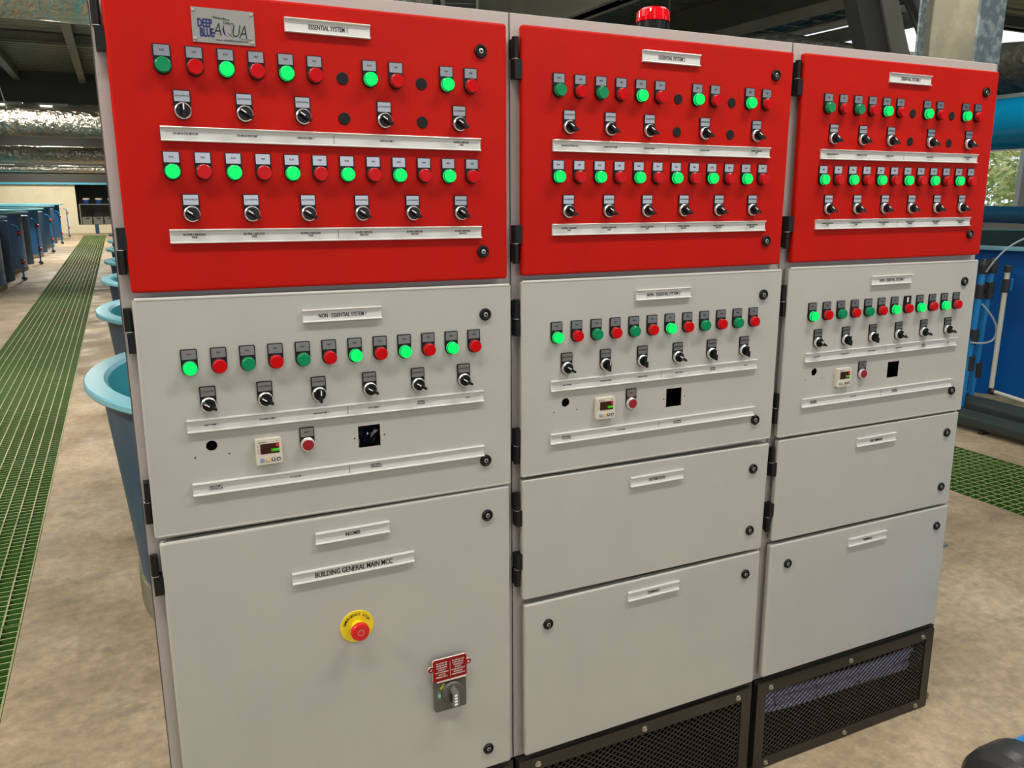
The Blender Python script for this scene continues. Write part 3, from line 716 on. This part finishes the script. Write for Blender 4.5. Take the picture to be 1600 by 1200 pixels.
npl = b.build('name_plate', root); npl['label'] = 'brushed metal company name plate with four screws'
sc = MB(); sc.lathe([(.0030, 0), (.0030, .0008), (.0020, .0020)], (0, 0, 0), BOLT, n=14); msc = sc.mesh('screw')
for x, z in ((.1470, -.0050), (.2470, -.0055), (.1470, -.0530), (.2470, -.0540)): obj('screw', msc, npl, (x, -.0018, zt + z))
# emergency stop
ex, ez = .3872, .8500 - ZF
es = empty('emergency_stop', (ex, 0, ez)); es.parent = root; es['label'] = 'emergency stop with yellow disc'
b = MB(); b.lathe([(.0385, 0), (.0385, .0012), (.0378, .0020)], (0, 0, 0), YEL, n=48)
word = 'EMERGENCY STOP'; r_ = .0292
for j, ch in enumerate(word):
    if ch == ' ': continue
    a = math.radians(163 - j * 10.6)
    b.text(ch, r_ * math.cos(a), r_ * math.sin(a), .0045 if ch not in 'M' else .0056, .0060, -.0024, INK, rot=a - math.pi / 2)
b.build('yellow_disc', es)
b = MB(); b.lathe([(.0150, .002), (.0150, .010), (.0125, .012), (.0125, .022)], (0, 0, 0), YEL, n=32); b.build('collar', es)
b = MB(); b.lathe([(.0130, .018), (.0205, .024), (.0208, .031), (.0190, .0345), (.0120, .0352)], (0, 0, 0), ERED, n=40)
for a in range(24):
    a0, a1 = 2 * math.pi * a / 24, 2 * math.pi * (a + 1) / 24
    b.add([(.0070 * math.cos(a0), -.0354, .0070 * math.sin(a0)), (.0070 * math.cos(a1), -.0354, .0070 * math.sin(a1)), (.0058 * math.cos(a1), -.0354, .0058 * math.sin(a1)), (.0058 * math.cos(a0), -.0354, .0058 * math.sin(a0))], [(3, 2, 1, 0), (0, 1, 2, 3)], CREAM)
b.build('mushroom_button', es)
# isolator
ix0, ix1, iz = .5640, .6440, .725 - ZF
iso = empty('isolator', (ix0, 0, iz)); iso.parent = root; iso['label'] = 'grey rotary isolator under a red warning plate'
b = MB(); b.prism([(0, -.1395), (.004, -.1420), (.076, -.1420), (.080, -.1395), (.080, -.050), (0, -.050)], -.012, 0, ISO)
b.text('I  ON', .0105, -.0990, .0060, .0075, -.0124, WHITE)
b.build('base_plate', iso)
b = MB(); b.box(.0070, .0140, -.0123, -.0120, -.1080, -.0900, GRN); b.box(.004, .076, -.0123, -.0120, -.0665, -.0575, WRED)
b.text('DANGER', .020, -.0620, .020, .005, -.0125, CREAM); b.text('OPEN DOOR', .058, -.0600, .026, .004, -.0125, CREAM)
b.bar((.014, -.0124, -.082), (.024, -.0124, -.070), .001, .006, YGR); b.build('sticker', iso)
b = MB(); b.lathe([(.0270, .012), (.0270, .016), (.0245, .019), (.0235, .022)], (.043, 0, -.0940), ISO, n=40)
b.build('dial', iso)
b = MB(); b.prism([(.0345, -.1150), (.0375, -.1200), (.0485, -.1200), (.0515, -.1150), (.0500, -.0820), (.0430, -.0720), (.0360, -.0820)], -.040, -.019, ISOL)
for q in range(4): b.box(.0395, .0465, -.0405, -.040, -.0935 - .0078 * q, -.0885 - .0078 * q, WHITE)
b.box(.0340, .0345, -.034, -.024, -.112, -.090, BLACK); b.build('handle', iso, bevel=.0008)
b = MB()
w0, w1 = -.0060, .0800
b.prism([(w0, -.0540), (w0 + .004, -.0570), (w1 - .004, -.0555), (w1, -.0525), (w1, -.004), (w1 - .004, 0), (w0 + .004, 0), (w0, -.004)], -.018, -.014, WRED, side=CREAM)
for sx_, zz_ in ((w0 - .0045, -.0220), (w1 + .0045, -.0220)):
    b.prism(circ(sx_, zz_, .0070, 20), -.0178, -.0142, WRED, holes=[circ(sx_, zz_, .0030, 12)], side=CREAM)
L1 = ['IN CASE OF', 'LEAKAGE OR', 'ACCIDENTAL', 'CONTACT', 'PUT OFF MAIN', 'SWITCH', 'IMMEDIATELY']
L2 = ['IN GEVAL VAN', 'LEKKASIE OF', 'TOEVALLIGE', 'KONTAK', 'SLAAN DIE HOOF', 'SKAKELAAR', 'ONMIDDELLIK AF']
for j, t in enumerate(L1): b.text(t, .0165, -.0100 - .0060 * j, .0025 * len(t) + .002, .0038, -.0183, CREAM)
for j, t in enumerate(L2): b.text(t, .0580, -.0100 - .0060 * j, .0023 * len(t) + .002, .0038, -.0183, CREAM)
b.box(.0372, .0378, -.0182, -.018, -.050, -.010, CREAM)
b.box(w0 + .010, w1 - .002, -.0175, -.004, -.0610, -.0560, CREAM)
b.build('warning_plate', iso)

# beacon on the middle cabinet roof
bea = empty('warning_beacon', (BX[1] + .503, .25, ZT + .002 - .003), label='red warning beacon standing on the cabinet roof', cat='beacon')
bea.rotation_euler = (TILT, 0, 0); bea.location = Matrix.Rotation(TILT, 3, 'X') @ Vector((1.347, .30, ZT + .0015))
b = MB(); b.lathe([(.048, 0), (.048, .016), (.043, .020), (.043, .077)], (0, 0, 0), KNOB, n=36, axis='z'); b.build('base', bea)
b = MB(); b.lathe([(.0455, .077), (.0455, .088), (.0440, .098), (.0425, .105), (.036, .111), (.020, .114)], (0, 0, 0), BEACR, n=40, axis='z')
for a in range(12):
    t_ = 2 * math.pi * a / 12; b.bar((.0455 * math.cos(t_), .0455 * math.sin(t_), .078), (.0435 * math.cos(t_), .0435 * math.sin(t_), .103), .003, .0015, BEACR)
b.build('dome', bea)

# cables behind the right plinth mesh
RM = Matrix.Rotation(TILT, 3, 'X')
for j in range(6):
    pts = []
    for a in range(13):
        t_ = a / 12; x = 1.605 + .735 * t_
        pts.append((x, .066 + .011 * (j % 2) + .006 * math.sin(t_ * 5 + j), .208 - .0130 * j * (.75 + .40 * t_) - .016 * math.sin(math.pi * t_) - .004 * t_))
    b = MB(); b.tube(pts, .0105, LAV, 8); o = b.build('cable')
    tag(o, 'lavender power cable sagging behind the right plinth mesh', 'cable', 'cables behind the right plinth mesh')
for j, x in enumerate((1.72, 1.90, 2.09)):
    b = MB(); zc_ = .165 - .018 * math.sin(math.pi * (x - 1.615) / .7)
    b.tube([(x, .088 + .034 * math.cos(a), zc_ + .058 * math.sin(a)) for a in [2 * math.pi * q / 16 for q in range(17)]], .0022, TIE, 5)
    o = b.build('cable_tie'); tag(o, 'black cable tie around the lavender cables', 'cable tie', 'ties around the plinth cables')

# ================================================================== FLOOR GRATINGS
PL = 1.25; GW = XL1 - XL0
NB = 14
lb = MB(); lb.box(-.0035, .0035, 0, PL - .006, -.036, 0, GRSIDE, top=GRTOP); me_lbar = lb.mesh('long_bar')
cb = MB()
for j in range(26): y = .004 + (PL - .016) * j / 25; cb.box(.004, GW - .004, y - (.003 if j % 25 else 0), y + .003, -.034, -.0015, GRSIDE, top=GRTOP)
me_cross = cb.mesh('cross_bars')
al = MB()
for j in range(NB): x = .006 + (GW - .012) * j / (NB - 1); al.box(x - .0035, x + .0035, 0, PL - .006, -.036, 0, GRSIDE, top=GRTOP)
al.v += []; 
o_ = len(al.v); al.add(cb.v, cb.f, GRSIDE)
for idx in range(len(al.f) - len(cb.f), len(al.f)):
    src = cb.m[idx - (len(al.f) - len(cb.f))]; al.m[idx] = al.mi(cb.mats[src])
me_far = al.mesh('floor_grating')
def grate(x, y, near, label, group):
    if near:
        r = empty('floor_grating', (x, y, 0), label=label, cat='floor grating', group=group)
        for j in range(NB): obj('long_bar', me_lbar, r, (.006 + (GW - .012) * j / (NB - 1), 0, 0))
        c = obj('cross_bars', me_cross, r); c['kind'] = 'stuff'
    else:
        o = obj('floor_grating', me_far, None, (x, y, 0)); tag(o, label, 'floor grating', group)
for j in range(32):
    y = -3.0 + PL * j
    grate(XL0, y, 2 <= j <= 10, 'green grating panel in the long walkway at left' if j > 2 else 'green grating panel at the near end of the left walkway', 'grating panels of the left walkway')
yR = 1.60 - PL * 4
for j in range(10):
    grate(XR0 - .008, yR + PL * j, 2 <= j <= 5, 'green grating panel in the walkway right of the cabinets', 'grating panels of the right walkway')

# ================================================================== TANKS
ORD = ['first', 'second', 'third', 'fourth', 'fifth', 'sixth', 'seventh']
def tank(x, y, r, rb, h, ro, label, group, wall, rim, inside, foot=0.10, lvl=.16, ov=None, name='fish_tank'):
    t = empty(name, (x, y, 0), label=label, cat='tank', group=group)
    b = MB(); b.lathe([(rb, foot), (r, h - .02), (r, h)], (0, 0, 0), wall, n=64, axis='z', cap=False); b.build('tank_wall', t)
    b = MB(); b.lathe([(r - .01, h - .03), (ro - .004, h - .03), (ro, h - .024), (ro, h - .006), (ro - .006, h), (r - .015, h), (r - .03, h - .015)], (0, 0, 0), rim, n=64, axis='z', cap=False); b.build('rim', t)
    b = MB(); b.lathe([(r - .03, h - .015), (rb - .04, .12)], (0, 0, 0), inside, n=64, axis='z', cap=False); b.build('inner_wall', t)
    b = MB(); b.lathe([(0.01, h - lvl), (r - .045, h - lvl)], (0, 0, 0), WATER, n=64, axis='z', cap=False); b.build('water', t)
    b = MB(); b.lathe([(rb + .012, 0), (rb + .012, foot), (rb - .05, foot)], (0, 0, 0), CONC, n=64, axis='z', cap=False); b.build('footing', t)
    return t
for j, yc in enumerate((11.5, 15.95, 20.15, 24.7, 29.3, 34.3)):
    t = tank(-3.945, yc, 1.935, 1.935, 1.32, 2.09, '%s large blue tank, counted from the near end, left of the walkway' % ORD[j], 'large blue tanks along the left walkway', BLUE, TEAL, TEALIN)
    # standpipe with red valves at the gap after each tank
    s = empty('standpipe', (-1.86, yc + 1.62, 0), label='pale blue standpipe with red valves between the left tanks', cat='pipe', group='standpipes between the left tanks')
    b = MB(); b.tube([(0, 0, .02), (0, 0, 1.08), (-.10, .0, 1.12)], .019, BPIPE2, 10); b.build('riser', s)
    b = MB(); b.tube([(.03, -.08, .04), (-.02, .06, .04)], .035, DPIPE, 8); b.build('foot_pipe', s)
    for z in (.38, .95):
        b = MB(); b.lathe([(.034, -.03), (.038, 0), (.034, .03)], (0, 0, 0), VALV, n=12, axis='x'); b.lathe([(.026, -.05), (.026, .05)], (-.02, 0, 0), FIT, n=12, axis='z'); b.build('valve', s, (.03, -.02, z))
for j, yc in enumerate((13.37, 17.70, 22.07, 26.65, 31.45)):
    b = MB(); b.lathe([(.33, 0), (.33, 1.18), (.30, 1.2)], (0, 0, 0), BLUEG, n=28, axis='z'); o = b.build('filter_column', None, (-2.36, yc, 0))
    tag(o, 'narrow blue filter vessel standing between two left tanks', 'filter vessel', 'filter vessels between the left tanks')
for j, yc in enumerate((2.06, 4.27, 6.47, 8.67, 10.87, 13.07, 15.3)):
    tank(.89, yc, 1.035, .955, 1.0, 1.096, ('round tank with a pale teal rim nearest behind the left cabinet' if j == 0 else '%s teal-rimmed tank, counted from the nearest, right of the long walkway' % ORD[j]), 'teal-rimmed tanks behind the cabinets', BLUEG, TEAL, TEALIN, foot=.14, lvl=.30)
tank(8.45, 3.6, 2.0, 2.0, 1.325, 2.10, 'large deep-blue round tank at the right behind the pipes', None, BLUED, TEAL, DGREEN, foot=.06, lvl=.55)
tank(8.45, 8.1, 2.0, 2.0, 1.325, 2.10, 'large round blue tank farther back on the right', None, BLUED, TEAL, DGREEN, foot=.06, lvl=.55)

# ================================================================== RIGHT SIDE PIPES
def pipe(name, pts, r, m, label, cat='pipe', group=None, n=14):
    b = MB(); b.tube(pts, r, m, n); o = b.build(name); return tag(o, label, cat, group)
def fitting(parent, c, r, h, m=FIT, name='fitting', axis='z', off=(0, 0, 0)):
    b = MB(); b.lathe([(r * .92, -h / 2), (r, -h / 2 + .005), (r, h / 2 - .005), (r * .92, h / 2)], (0, 0, 0), m, n=18, axis=axis); return b.build(name, parent, c)
big = empty('overhead_pipe', (6.3, 2.6, 2.28), label='very large bright blue pipe at the right above the window', cat='pipe')
b = MB(); b.lathe([(.192, -6), (.192, 12)], (0, 0, 0), BPIPE3, n=48, axis='x'); o = b.build('pipe_wall', big); o.rotation_euler = (0, 0, math.pi / 2)
nv = empty('overhead_pipe', (6.3, 2.6, 1.59), label='navy horizontal pipe below the window', cat='pipe')
b = MB(); b.lathe([(.066, -6), (.066, 12)], (0, 0, 0), NPIPE, n=28, axis='x'); o = b.build('pipe_wall', nv); o.rotation_euler = (0, 0, math.pi / 2)
for yy in (1.9, 3.1, 4.6):
    b = MB(); b.box(-.02, .02, yy - .02, yy + .02, -.22, -.06, FIT); b.build('bracket', nv)
# support posts for both pipes (out of view, standing on the floor)
for yy in (-2.5, 9.0):
    b = MB(); b.box(6.25, 6.35, yy - .05, yy + .05, 0, 1.52, BEAM); b.box(6.12, 6.16, yy - .05, yy + .05, 0, 2.085, BEAM); b.box(6.12, 6.42, yy - .05, yy + .05, 2.06, 2.085, BEAM)
    o = b.build('pipe_stand'); tag(o, 'galvanised stand carrying the overhead blue pipes', 'pipe stand', 'stands under the overhead blue pipes')
# two slender vertical pipes in front of the tank
for (x, y, nm, ex_) in ((6.05, 2.50, 'blue vertical pipe nearest the large tank', 0), (5.92, 2.48, 'blue vertical pipe half hidden by the cabinet', 1)):
    v = empty('riser_pipe', (x, y, 0), label=nm, cat='pipe')
    top = Vector((x + .04, y - .03, 1.26)) if not ex_ else Vector((x + .05, y, 1.25))
    b = MB(); b.tube([(0, 0, .10), (.02, -.01, .6), (.045, -.01, 1.18)], .025, BPIPE2, 14); b.build('pipe_wall', v)
    b = MB(); b.lathe([(.034, 1.15), (.036, 1.17), (.036, 1.22), (.030, 1.25), (.015, 1.265)], (.047, -.01, 0), FIT, n=20, axis='z'); b.build('end_cap', v)
    for z in ((.99, 1.04, .38) if not ex_ else (1.03, 1.00, .66, .45)):
        fitting(v, (.02 + .02 * z, -.01, z), .036, .08 if z > .9 else .12)
# ivory pipe
iv = empty('drain_pipe', (6.0, 2.30, 0), label='slim ivory pipe with an elbow in front of the blue tank', cat='pipe')
b = MB(); b.tube([(0, 0, .255), (0, 0, 1.18)], .018, IVORY, 12); b.tube([(0, 0, .255), (.02, -.20, .232), (.05, -.9, .14)], .016, IVORY, 12); b.build('pipe_wall', iv)
for z, h in ((1.075, .10), (1.20, .05)): fitting(iv, (0, 0, z), .027, h)
b = MB(); b.tube([(0, 0, .28), (0, 0, .25), (.004, -.03, .248)], .024, FIT, 12); b.build('elbow', iv)
b = MB(); b.box(.024, .036, -.03, .03, 1.04, 1.13, BPIPE2); b.build('valve_handle', iv)
# clear hoses
def arc(p0, p1, p2, n=14):
    p0, p1, p2 = Vector(p0), Vector(p1), Vector(p2); return [(p0 * (1 - t) ** 2 + p1 * 2 * t * (1 - t) + p2 * t ** 2) for t in [i / n for i in range(n + 1)]]
pipe('hose', arc((5.93, 2.42, 1.17), (5.93, 2.30, 1.40), (6.15, 2.25, 1.44)), .007, HOSE, 'thin clear hose arching over the tank rim', 'hose', None, 8)
pipe('hose', arc((5.96, 2.44, .92), (6.14, 2.36, .74), (6.06, 2.38, .64), 8) + arc((6.06, 2.38, .64), (6.02, 2.4, .60), (5.90, 2.45, .62), 6)[1:], .008, HOSE, 'clear hose looping beside the blue vertical pipes', 'hose', None, 8)
# dark floor pipes
for (p0, p1, r, lb_) in (((6.02, 2.70, .11), (5.95, -.6, .11), .072, 'dark grey floor pipe next to the large tank'), ((5.69, 2.60, .085), (5.66, -.6, .085), .065, 'dark grey floor pipe nearest the right grating')):
    e = empty('floor_pipe', p0, label=lb_, cat='pipe')
    b = MB(); b.tube([(0, 0, 0), Vector(p1) - Vector(p0)], r, DPIPE, 20); b.build('pipe_wall', e)
    for yy in (-.15, -.85, -1.9): fitting(e, (0, yy, 0), r * 1.12, .10, DPIPE, 'coupling', 'z').rotation_euler = (math.pi / 2, 0, 0)
    for yy in (-.5, -2.2):
        b = MB(); b.box(-.05, .05, yy - .02, yy + .02, -p0[2], -r * .9, FIT); b.build('foot', e)
# blue pipe with black cap lying in the foreground corner
fp = empty('floor_pipe', (2.055, -.50, .136), label='bright blue pipe with a black rubber cap in the lower right corner', cat='pipe')
b = MB(); b.lathe([(.120, 0), (.120, 2.6)], (0, 0, 0), BPIPE, n=48, axis='x'); b.build('pipe_wall', fp)
b = MB(); b.lathe([(.03, -.085), (.075, -.083), (.112, -.065), (.130, -.035), (.135, -.005), (.135, .06), (.128, .066), (.120, .066)], (0, 0, 0), RUB, n=48, axis='x', cap=False)
b.lathe([(.0001, -.086), (.03, -.085)], (0, 0, 0), RUB, n=48, axis='x', cap=False); b.build('rubber_cap', fp)
# dry leaf
b = MB(); b.add([(0, 0, .004), (.018, .014, .012), (.05, .012, .006), (.07, -.004, .016), (.05, -.018, .010), (.02, -.016, .004), (.035, -.002, .026)], [(0, 1, 6), (1, 2, 6), (2, 3, 6), (3, 4, 6), (4, 5, 6), (5, 0, 6)], DRY, True)
o = b.build('dry_leaf', None, (2.42, .03, 0)); o.rotation_euler = (0, 0, 1.2); tag(o, 'small brown dry leaf beside the right plinth corner', 'leaf')

# ================================================================== OVERHEAD, LEFT
def foil(x0, x1, y, z, r, label):
    b = MB(); n = 40; k_ = 26; vs = []; fs = []
    random.seed(int(y * 10)); nx = int((x1 - x0) / .25)
    for a in range(nx + 1):
        for c_ in range(k_):
            t_ = 2 * math.pi * c_ / k_; rr = r * (1 + random.uniform(-.035, .035)); vs.append((x0 + (x1 - x0) * a / nx, y + rr * math.cos(t_), z + rr * math.sin(t_)))
    for a in range(nx):
        for c_ in range(k_): fs.append((a * k_ + c_, (a + 1) * k_ + c_, (a + 1) * k_ + (c_ + 1) % k_, a * k_ + (c_ + 1) % k_))
    b.add(vs, fs, FOIL, True)
    for a in (0, nx): b.add([vs[a * k_ + c_] for c_ in range(k_)], [tuple(range(k_)) if a == 0 else tuple(range(k_))[::-1]], FOIL)
    o = b.build('foil_duct'); return tag(o, label, 'duct', 'foil-wrapped ducts crossing the hall')
foil(-8.9, 3, 13.3, 2.785, .200, 'wide silver foil-wrapped duct crossing above the left walkway')
foil(-8.9, 3, 20.6, 2.60, .185, 'second silver foil-wrapped duct, behind and below the wide one')
foil(-8.9, 3, 27.5, 2.44, .10, 'thin silver foil-wrapped duct, farthest of the four')
foil(-8.9, 2.0, 4.2, 3.14, .41, 'large foil-wrapped duct overhead at the top left corner')
for j, (y, z0, z1, m) in enumerate(((15.2, 4.24, 4.4, BEAM), (20.45, 3.73, 4.39, DBEAM), (20.5, 3.60, 3.71, BEAM), (26.5, 3.9, 4.4, DBEAM), (10.0, 4.1, 4.4, BEAM), (33, 3.9, 4.4, DBEAM))):
    b = MB(); b.box(-9, 17, y, y + .10, z0, z1, m); b.box(-9, 17, y - .06, y + .16, z0, z0 + .012, m)
    struct('trim_%d' % (j + 4), b)
for j, x in enumerate((-6.1, -3.6, -1.75, -0.45, 1.2)):
    b = MB(); b.box(x - .045, x + .045, 4, 39, ZR - .20, ZR - .012, BEAM); b.box(x - .07, x + .07, 4, 39, ZR - .21, ZR - .2, BEAM); struct('trim_%d' % (j + 11), b)
for j, (x, y, z) in enumerate(((-2.0, 20.3, 3.66), (-1.1, 20.3, 3.66), (-3.3, 31.0, 2.62))):
    e = empty('strip_lamp', (x, y, z), label='small lit strip lamp under the far roof beam', cat='lamp', group='strip lamps under the far beams')
    b = MB(); b.box(-.30, .30, -.06, .06, 0, .05, INSERT); b.build('housing', e)
    b = MB(); b.box(-.26, -.02, -.045, .045, -.03, 0, TUBE); b.build('tube', e)
b = MB(); b.tube([(-1.85, 16.0, 4.38), (-1.62, 16.0, 3.2)], .012, IVORY, 6); o = b.build('hanger_rod'); tag(o, 'thin pale hanger rod dropping from the roof to the wide duct', 'rod')

# end alcove: shelf, bins, buckets
sh = empty('shelf_unit', (-1.55, 39.45, .36), label='dark shelf unit in the alcove at the end of the walkway', cat='shelf')
b = MB(); b.box(0.02, 2.6, 0, .6, .86, .89, SHELFM); b.build('shelf', sh)
for x in (.02, 1.385, 2.55): b = MB(); b.box(x, x + .05, 0, .05, 0, .86, SHELFM); b.build('leg', sh)
for j in range(3):
    x = -1.46 + .44 * j
    e = empty('storage_bin', (x, 39.40, .362), label='grey handled storage bin under the shelf', cat='bin', group='grey bins under the shelf')
    b = MB(); b.add([(0.02, 0, 0), (.38, 0, 0), (.38, .5, 0), (.02, .5, 0), (0, 0, .33), (.40, 0, .33), (.40, .5, .33), (0, .5, .33)], [(3, 2, 1, 0), (0, 1, 5, 4), (1, 2, 6, 5), (2, 3, 7, 6), (3, 0, 4, 7), (4, 5, 6, 7)], BIN); b.build('body', e)
    b = MB(); b.box(.14, .30, -.006, 0, .24, .29, INK); b.build('handle_slot', e)
for j in range(3):
    e = empty('bucket', (-1.22 + .50 * j, 39.7, 1.252), label='blue bucket with a white liner on the shelf, %s of three' % ['leftmost', 'middle', 'rightmost'][j], cat='bucket', group='blue buckets on the shelf')
    b = MB(); b.lathe([(.12, 0), (.145, .20)], (0, 0, 0), BUCK, n=20, axis='z', cap=False); b.build('body', e)
    b = MB(); b.lathe([(.146, .18), (.150, .25), (.13, .26)], (0, 0, 0), IVORY, n=20, axis='z', cap=False); b.build('liner', e)
b = MB(); b.box(-.95, -.80, 38.0, 38.12, 0, .42, NTRIM); b.box(-.97, -.78, 37.97, 38.15, 0, .03, BEAM); o = b.build('post'); tag(o, 'short dark post at the far end of the walkway', 'post')

# ================================================================== OVERHEAD, RIGHT
def at(u, v, d):
    """point seen at pixel (u, v) of the 1600x1200 view, at a depth of d metres (used to look up real positions)"""
    x = (u - 800) / 1265.0045; y = (v - 600) / 1265.0045
    c = Vector((-0.00951544, -1.6287582, 1.74474528))
    return c + d * (Vector((R[0][0], R[0][1], R[0][2])) * x + Vector((R[1][0], R[1][1], R[1][2])) * y + Vector((R[2][0], R[2][1], R[2][2])))
# H-section column just behind the right cabinet
cx1, cy = 3.60, .905; fwid = .165; dep = .30
b = MB()
b.box(cx1 - fwid, cx1, cy, cy + .012, 0, ZR, SPANG); b.box(cx1 - fwid, cx1, cy + dep, cy + dep + .012, 0, ZR, SPANG)
b.box(cx1 - fwid / 2 - .006 - .035, cx1 - fwid / 2 + .006 - .035, cy + .012, cy + dep, 0, ZR, WEB)
b.box(cx1 - fwid - .04, cx1 + .04, cy - .04, cy + dep + .05, 0, .012, SPANG)
o = b.build('steel_column'); tag(o, 'galvanised steel column rising behind the right cabinet', 'column')
# deep beams along the hall and cross beams
for j, (x, z0, z1, w, y0, y1) in enumerate(((4.2, 3.40, 4.3, .12, 1.5, 20), (7.9, 3.75, 4.38, .14, 1.5, 39), (5.3, 3.95, 4.38, .10, 3.2, 39))):
    b = MB(); b.box(x - w / 2, x + w / 2, y0, y1, z0, z1, BEAM); b.box(x - w, x + w, y0, y1, z0, z0 + .012, BEAM)
    o = b.build('roof_beam'); tag(o, ['deep grey roof beam nearest above the middle cabinet', 'grey roof beam far right above the cable tray', 'grey roof beam between the cable tray and the nearest deep beam'][j], 'beam')
for j, (y, z0, z1) in enumerate(((7.0, 4.2, 4.36), (11.6, 3.7, 4.3))):
    b = MB(); b.box(2.5, 17, y, y + .12, z0, z1, DBEAM); b.box(2.5, 17, y - .06, y + .18, z0, z0 + .012, BEAM); struct('trim_%d' % (j + 20), b)
# cable tray with blue-black cables and a white conduit
tr = empty('cable_tray', (6.35, 1.5, 3.42), label='cable tray packed with blue-black cables above the right cabinets', cat='cable tray')
b = MB(); b.box(-.16, -.15, 0, 14, -.02, .09, BEAM); b.box(.15, .16, 0, 14, -.02, .09, BEAM)
for q in range(46): b.box(-.15, .15, .3 * q, .3 * q + .04, -.02, -.01, BEAM)
b.build('tray', tr)
for q in range(7):
    c = MB(); pts = [(-.13 + .042 * q + .012 * math.sin(a * 1.3 + q), a * .5, .005 + .012 * math.sin(a + q * 2)) for a in range(28)]; c.tube(pts, .021, TRAYB, 7); c.build('cable', tr)
for q in range(3): b = MB(); b.box(-.17 , -.155, 2 + 3.5 * q, 2.03 + 3.5 * q, 0, .95, BEAM); b.build('hanger', tr)
pipe('conduit', [(6.75, 1.5, 3.42), (6.75, 15, 3.42)], .035, IVORY, 'ivory conduit running beside the cable tray')
# dark fat pipe with a blue band near the beacon
dp = empty('overhead_pipe', (3.0, 1.6, 2.75), label='fat black pipe with a blue band above the beacon', cat='pipe')
A_ = at(915, -25, 5.2); B_ = at(965, 8, 5.0); C_ = at(1010, -20, 5.3)
dp.location = (0, 0, 0)
b = MB(); b.tube(arc(at(880, -90, 5.6), at(930, 30, 5.0), at(1040, -60, 5.2), 16), .085, FIT, 18); b.build('pipe_wall', dp)
b = MB(); q = arc(at(880, -90, 5.6), at(930, 30, 5.0), at(1040, -60, 5.2), 16); b.tube(q[10:13], .092, BPIPE2, 18); b.build('blue_band', dp)
# black duct box leaning, and rubber hose
dq = empty('duct_box', (0, 0, 0), label='black box duct slanting down behind the right cabinet', cat='duct')
T = at(1345, -60, 4.6); Bt = at(1392, 150, 4.5)
b = MB(); b.bar(T, Bt, .21, .20, CDUCT, up=(-.5, -.8, .1)); b.build('duct_wall', dq)
T2 = at(1378, -60, 4.42); B2 = at(1418, 150, 4.34)
b = MB(); b.bar(T2, B2, .085, .03, CDUCT2, up=(-.5, -.8, .1)); b.build('duct_flange', dq)
pipe('rubber_hose', arc(at(1395, -40, 4.7), at(1465, 20, 4.6), at(1458, 170, 4.5), 14), .052, RUB, 'thick black rubber hose curving down beside the column', 'hose')
# tarpaulin bundle at the right edge
b = MB(); n = 14; vs = []; random.seed(5)
c0_ = Vector((6.35, 2.9, 2.69))
for a in range(n + 1):
    for c_ in range(10):
        t_ = 2 * math.pi * c_ / 10; y = -1.2 + 5.0 * a / n; rr = .17 + random.uniform(-.035, .035); vs.append((c0_.x + rr * 1.3 * math.cos(t_), c0_.y + y, c0_.z + rr * math.sin(t_)))
b.add(vs, [(a * 10 + c_, a * 10 + (c_ + 1) % 10, (a + 1) * 10 + (c_ + 1) % 10, (a + 1) * 10 + c_) for a in range(n) for c_ in range(10)], TARP, True)
o = b.build('tarpaulin_bundle'); tag(o, 'crumpled dark tarpaulin bundle lying on top of the large blue pipe', 'tarpaulin')
# second tarpaulin roll low behind cabinets 2-3
b = MB(); b.tube([at(1150, 74, 7.5), at(1215, 68, 7.4), at(1290, 80, 7.3), at(1360, 92, 7.2)], .10, TARP, 12); o = b.build('tarpaulin_roll'); tag(o, 'dark rolled sheet just above the cabinet tops between middle and right cabinet', 'tarpaulin')
# vent grille above left cabinet
e = empty('vent_grille', at(712, 6, 6.0), (0, 0, -.35), label='grey louvred vent box just above the left cabinet top', cat='vent')
b = MB(); b.prism(rect(-.20, .17, -.10, .14), 0, .12, SHELFM, holes=[rect(-.17, -.11, -.08, .11), rect(-.08, .15, -.08, .11)]); b.box(-.2, .17, .11, .12, -.1, .14, FIT); b.build('frame', e)
for q in range(6): b = MB(); b.bar((-.08, .03, -.06 + .03 * q), (.15, .03, -.06 + .03 * q), .03, .004, BEAM, up=(0, .5, 1)); b.build('slat', e)
b = MB(); b.box(6.95, 7.05, 4.0, 16, 3.3, 3.42, BEAM); o = b.build('roof_beam'); tag(o, 'slim grey rail beside the ivory conduit', 'beam')

# trees outside the right windows
random.seed(11)
for j, (x, y, r) in enumerate(((23, yB + 2.4, 2.1), (24, yB - 2.4, 2.0), (25, yB + 7.4, 2.2))):
    t = empty('tree', (x, y, 0), label=['sunlit bushy tree seen through the far right window', 'sunlit tree right of the window bar', 'sunlit tree farther along outside'][j], cat='tree')
    b = MB(); b.tube([(0, 0, 0), (.1, .1, 1.2), (0, .2, 2.2)], .12, DRY, 8); b.build('trunk', t)
    b = MB()
    for q in range(2600):
        d = Vector((random.gauss(0, 1), random.gauss(0, 1), random.gauss(0, 1))).normalized() * r * random.uniform(.6, 1.0)
        p = Vector((d.x, d.y, 2.2 + d.z * .9)); s1 = Vector((random.gauss(0, 1), random.gauss(0, 1), random.gauss(0, 1))).normalized() * .16; s2 = s1.orthogonal().normalized() * .07
        b.add([p - s1, p + s2, p + s1, p - s2], [(0, 1, 2, 3)], LEAFM)
    o = b.build('foliage', t); o['kind'] = 'stuff'
b = MB(); b.box(17.2, 60, -30, 60, -.3, -.05, LEAFM); struct('floor', b)
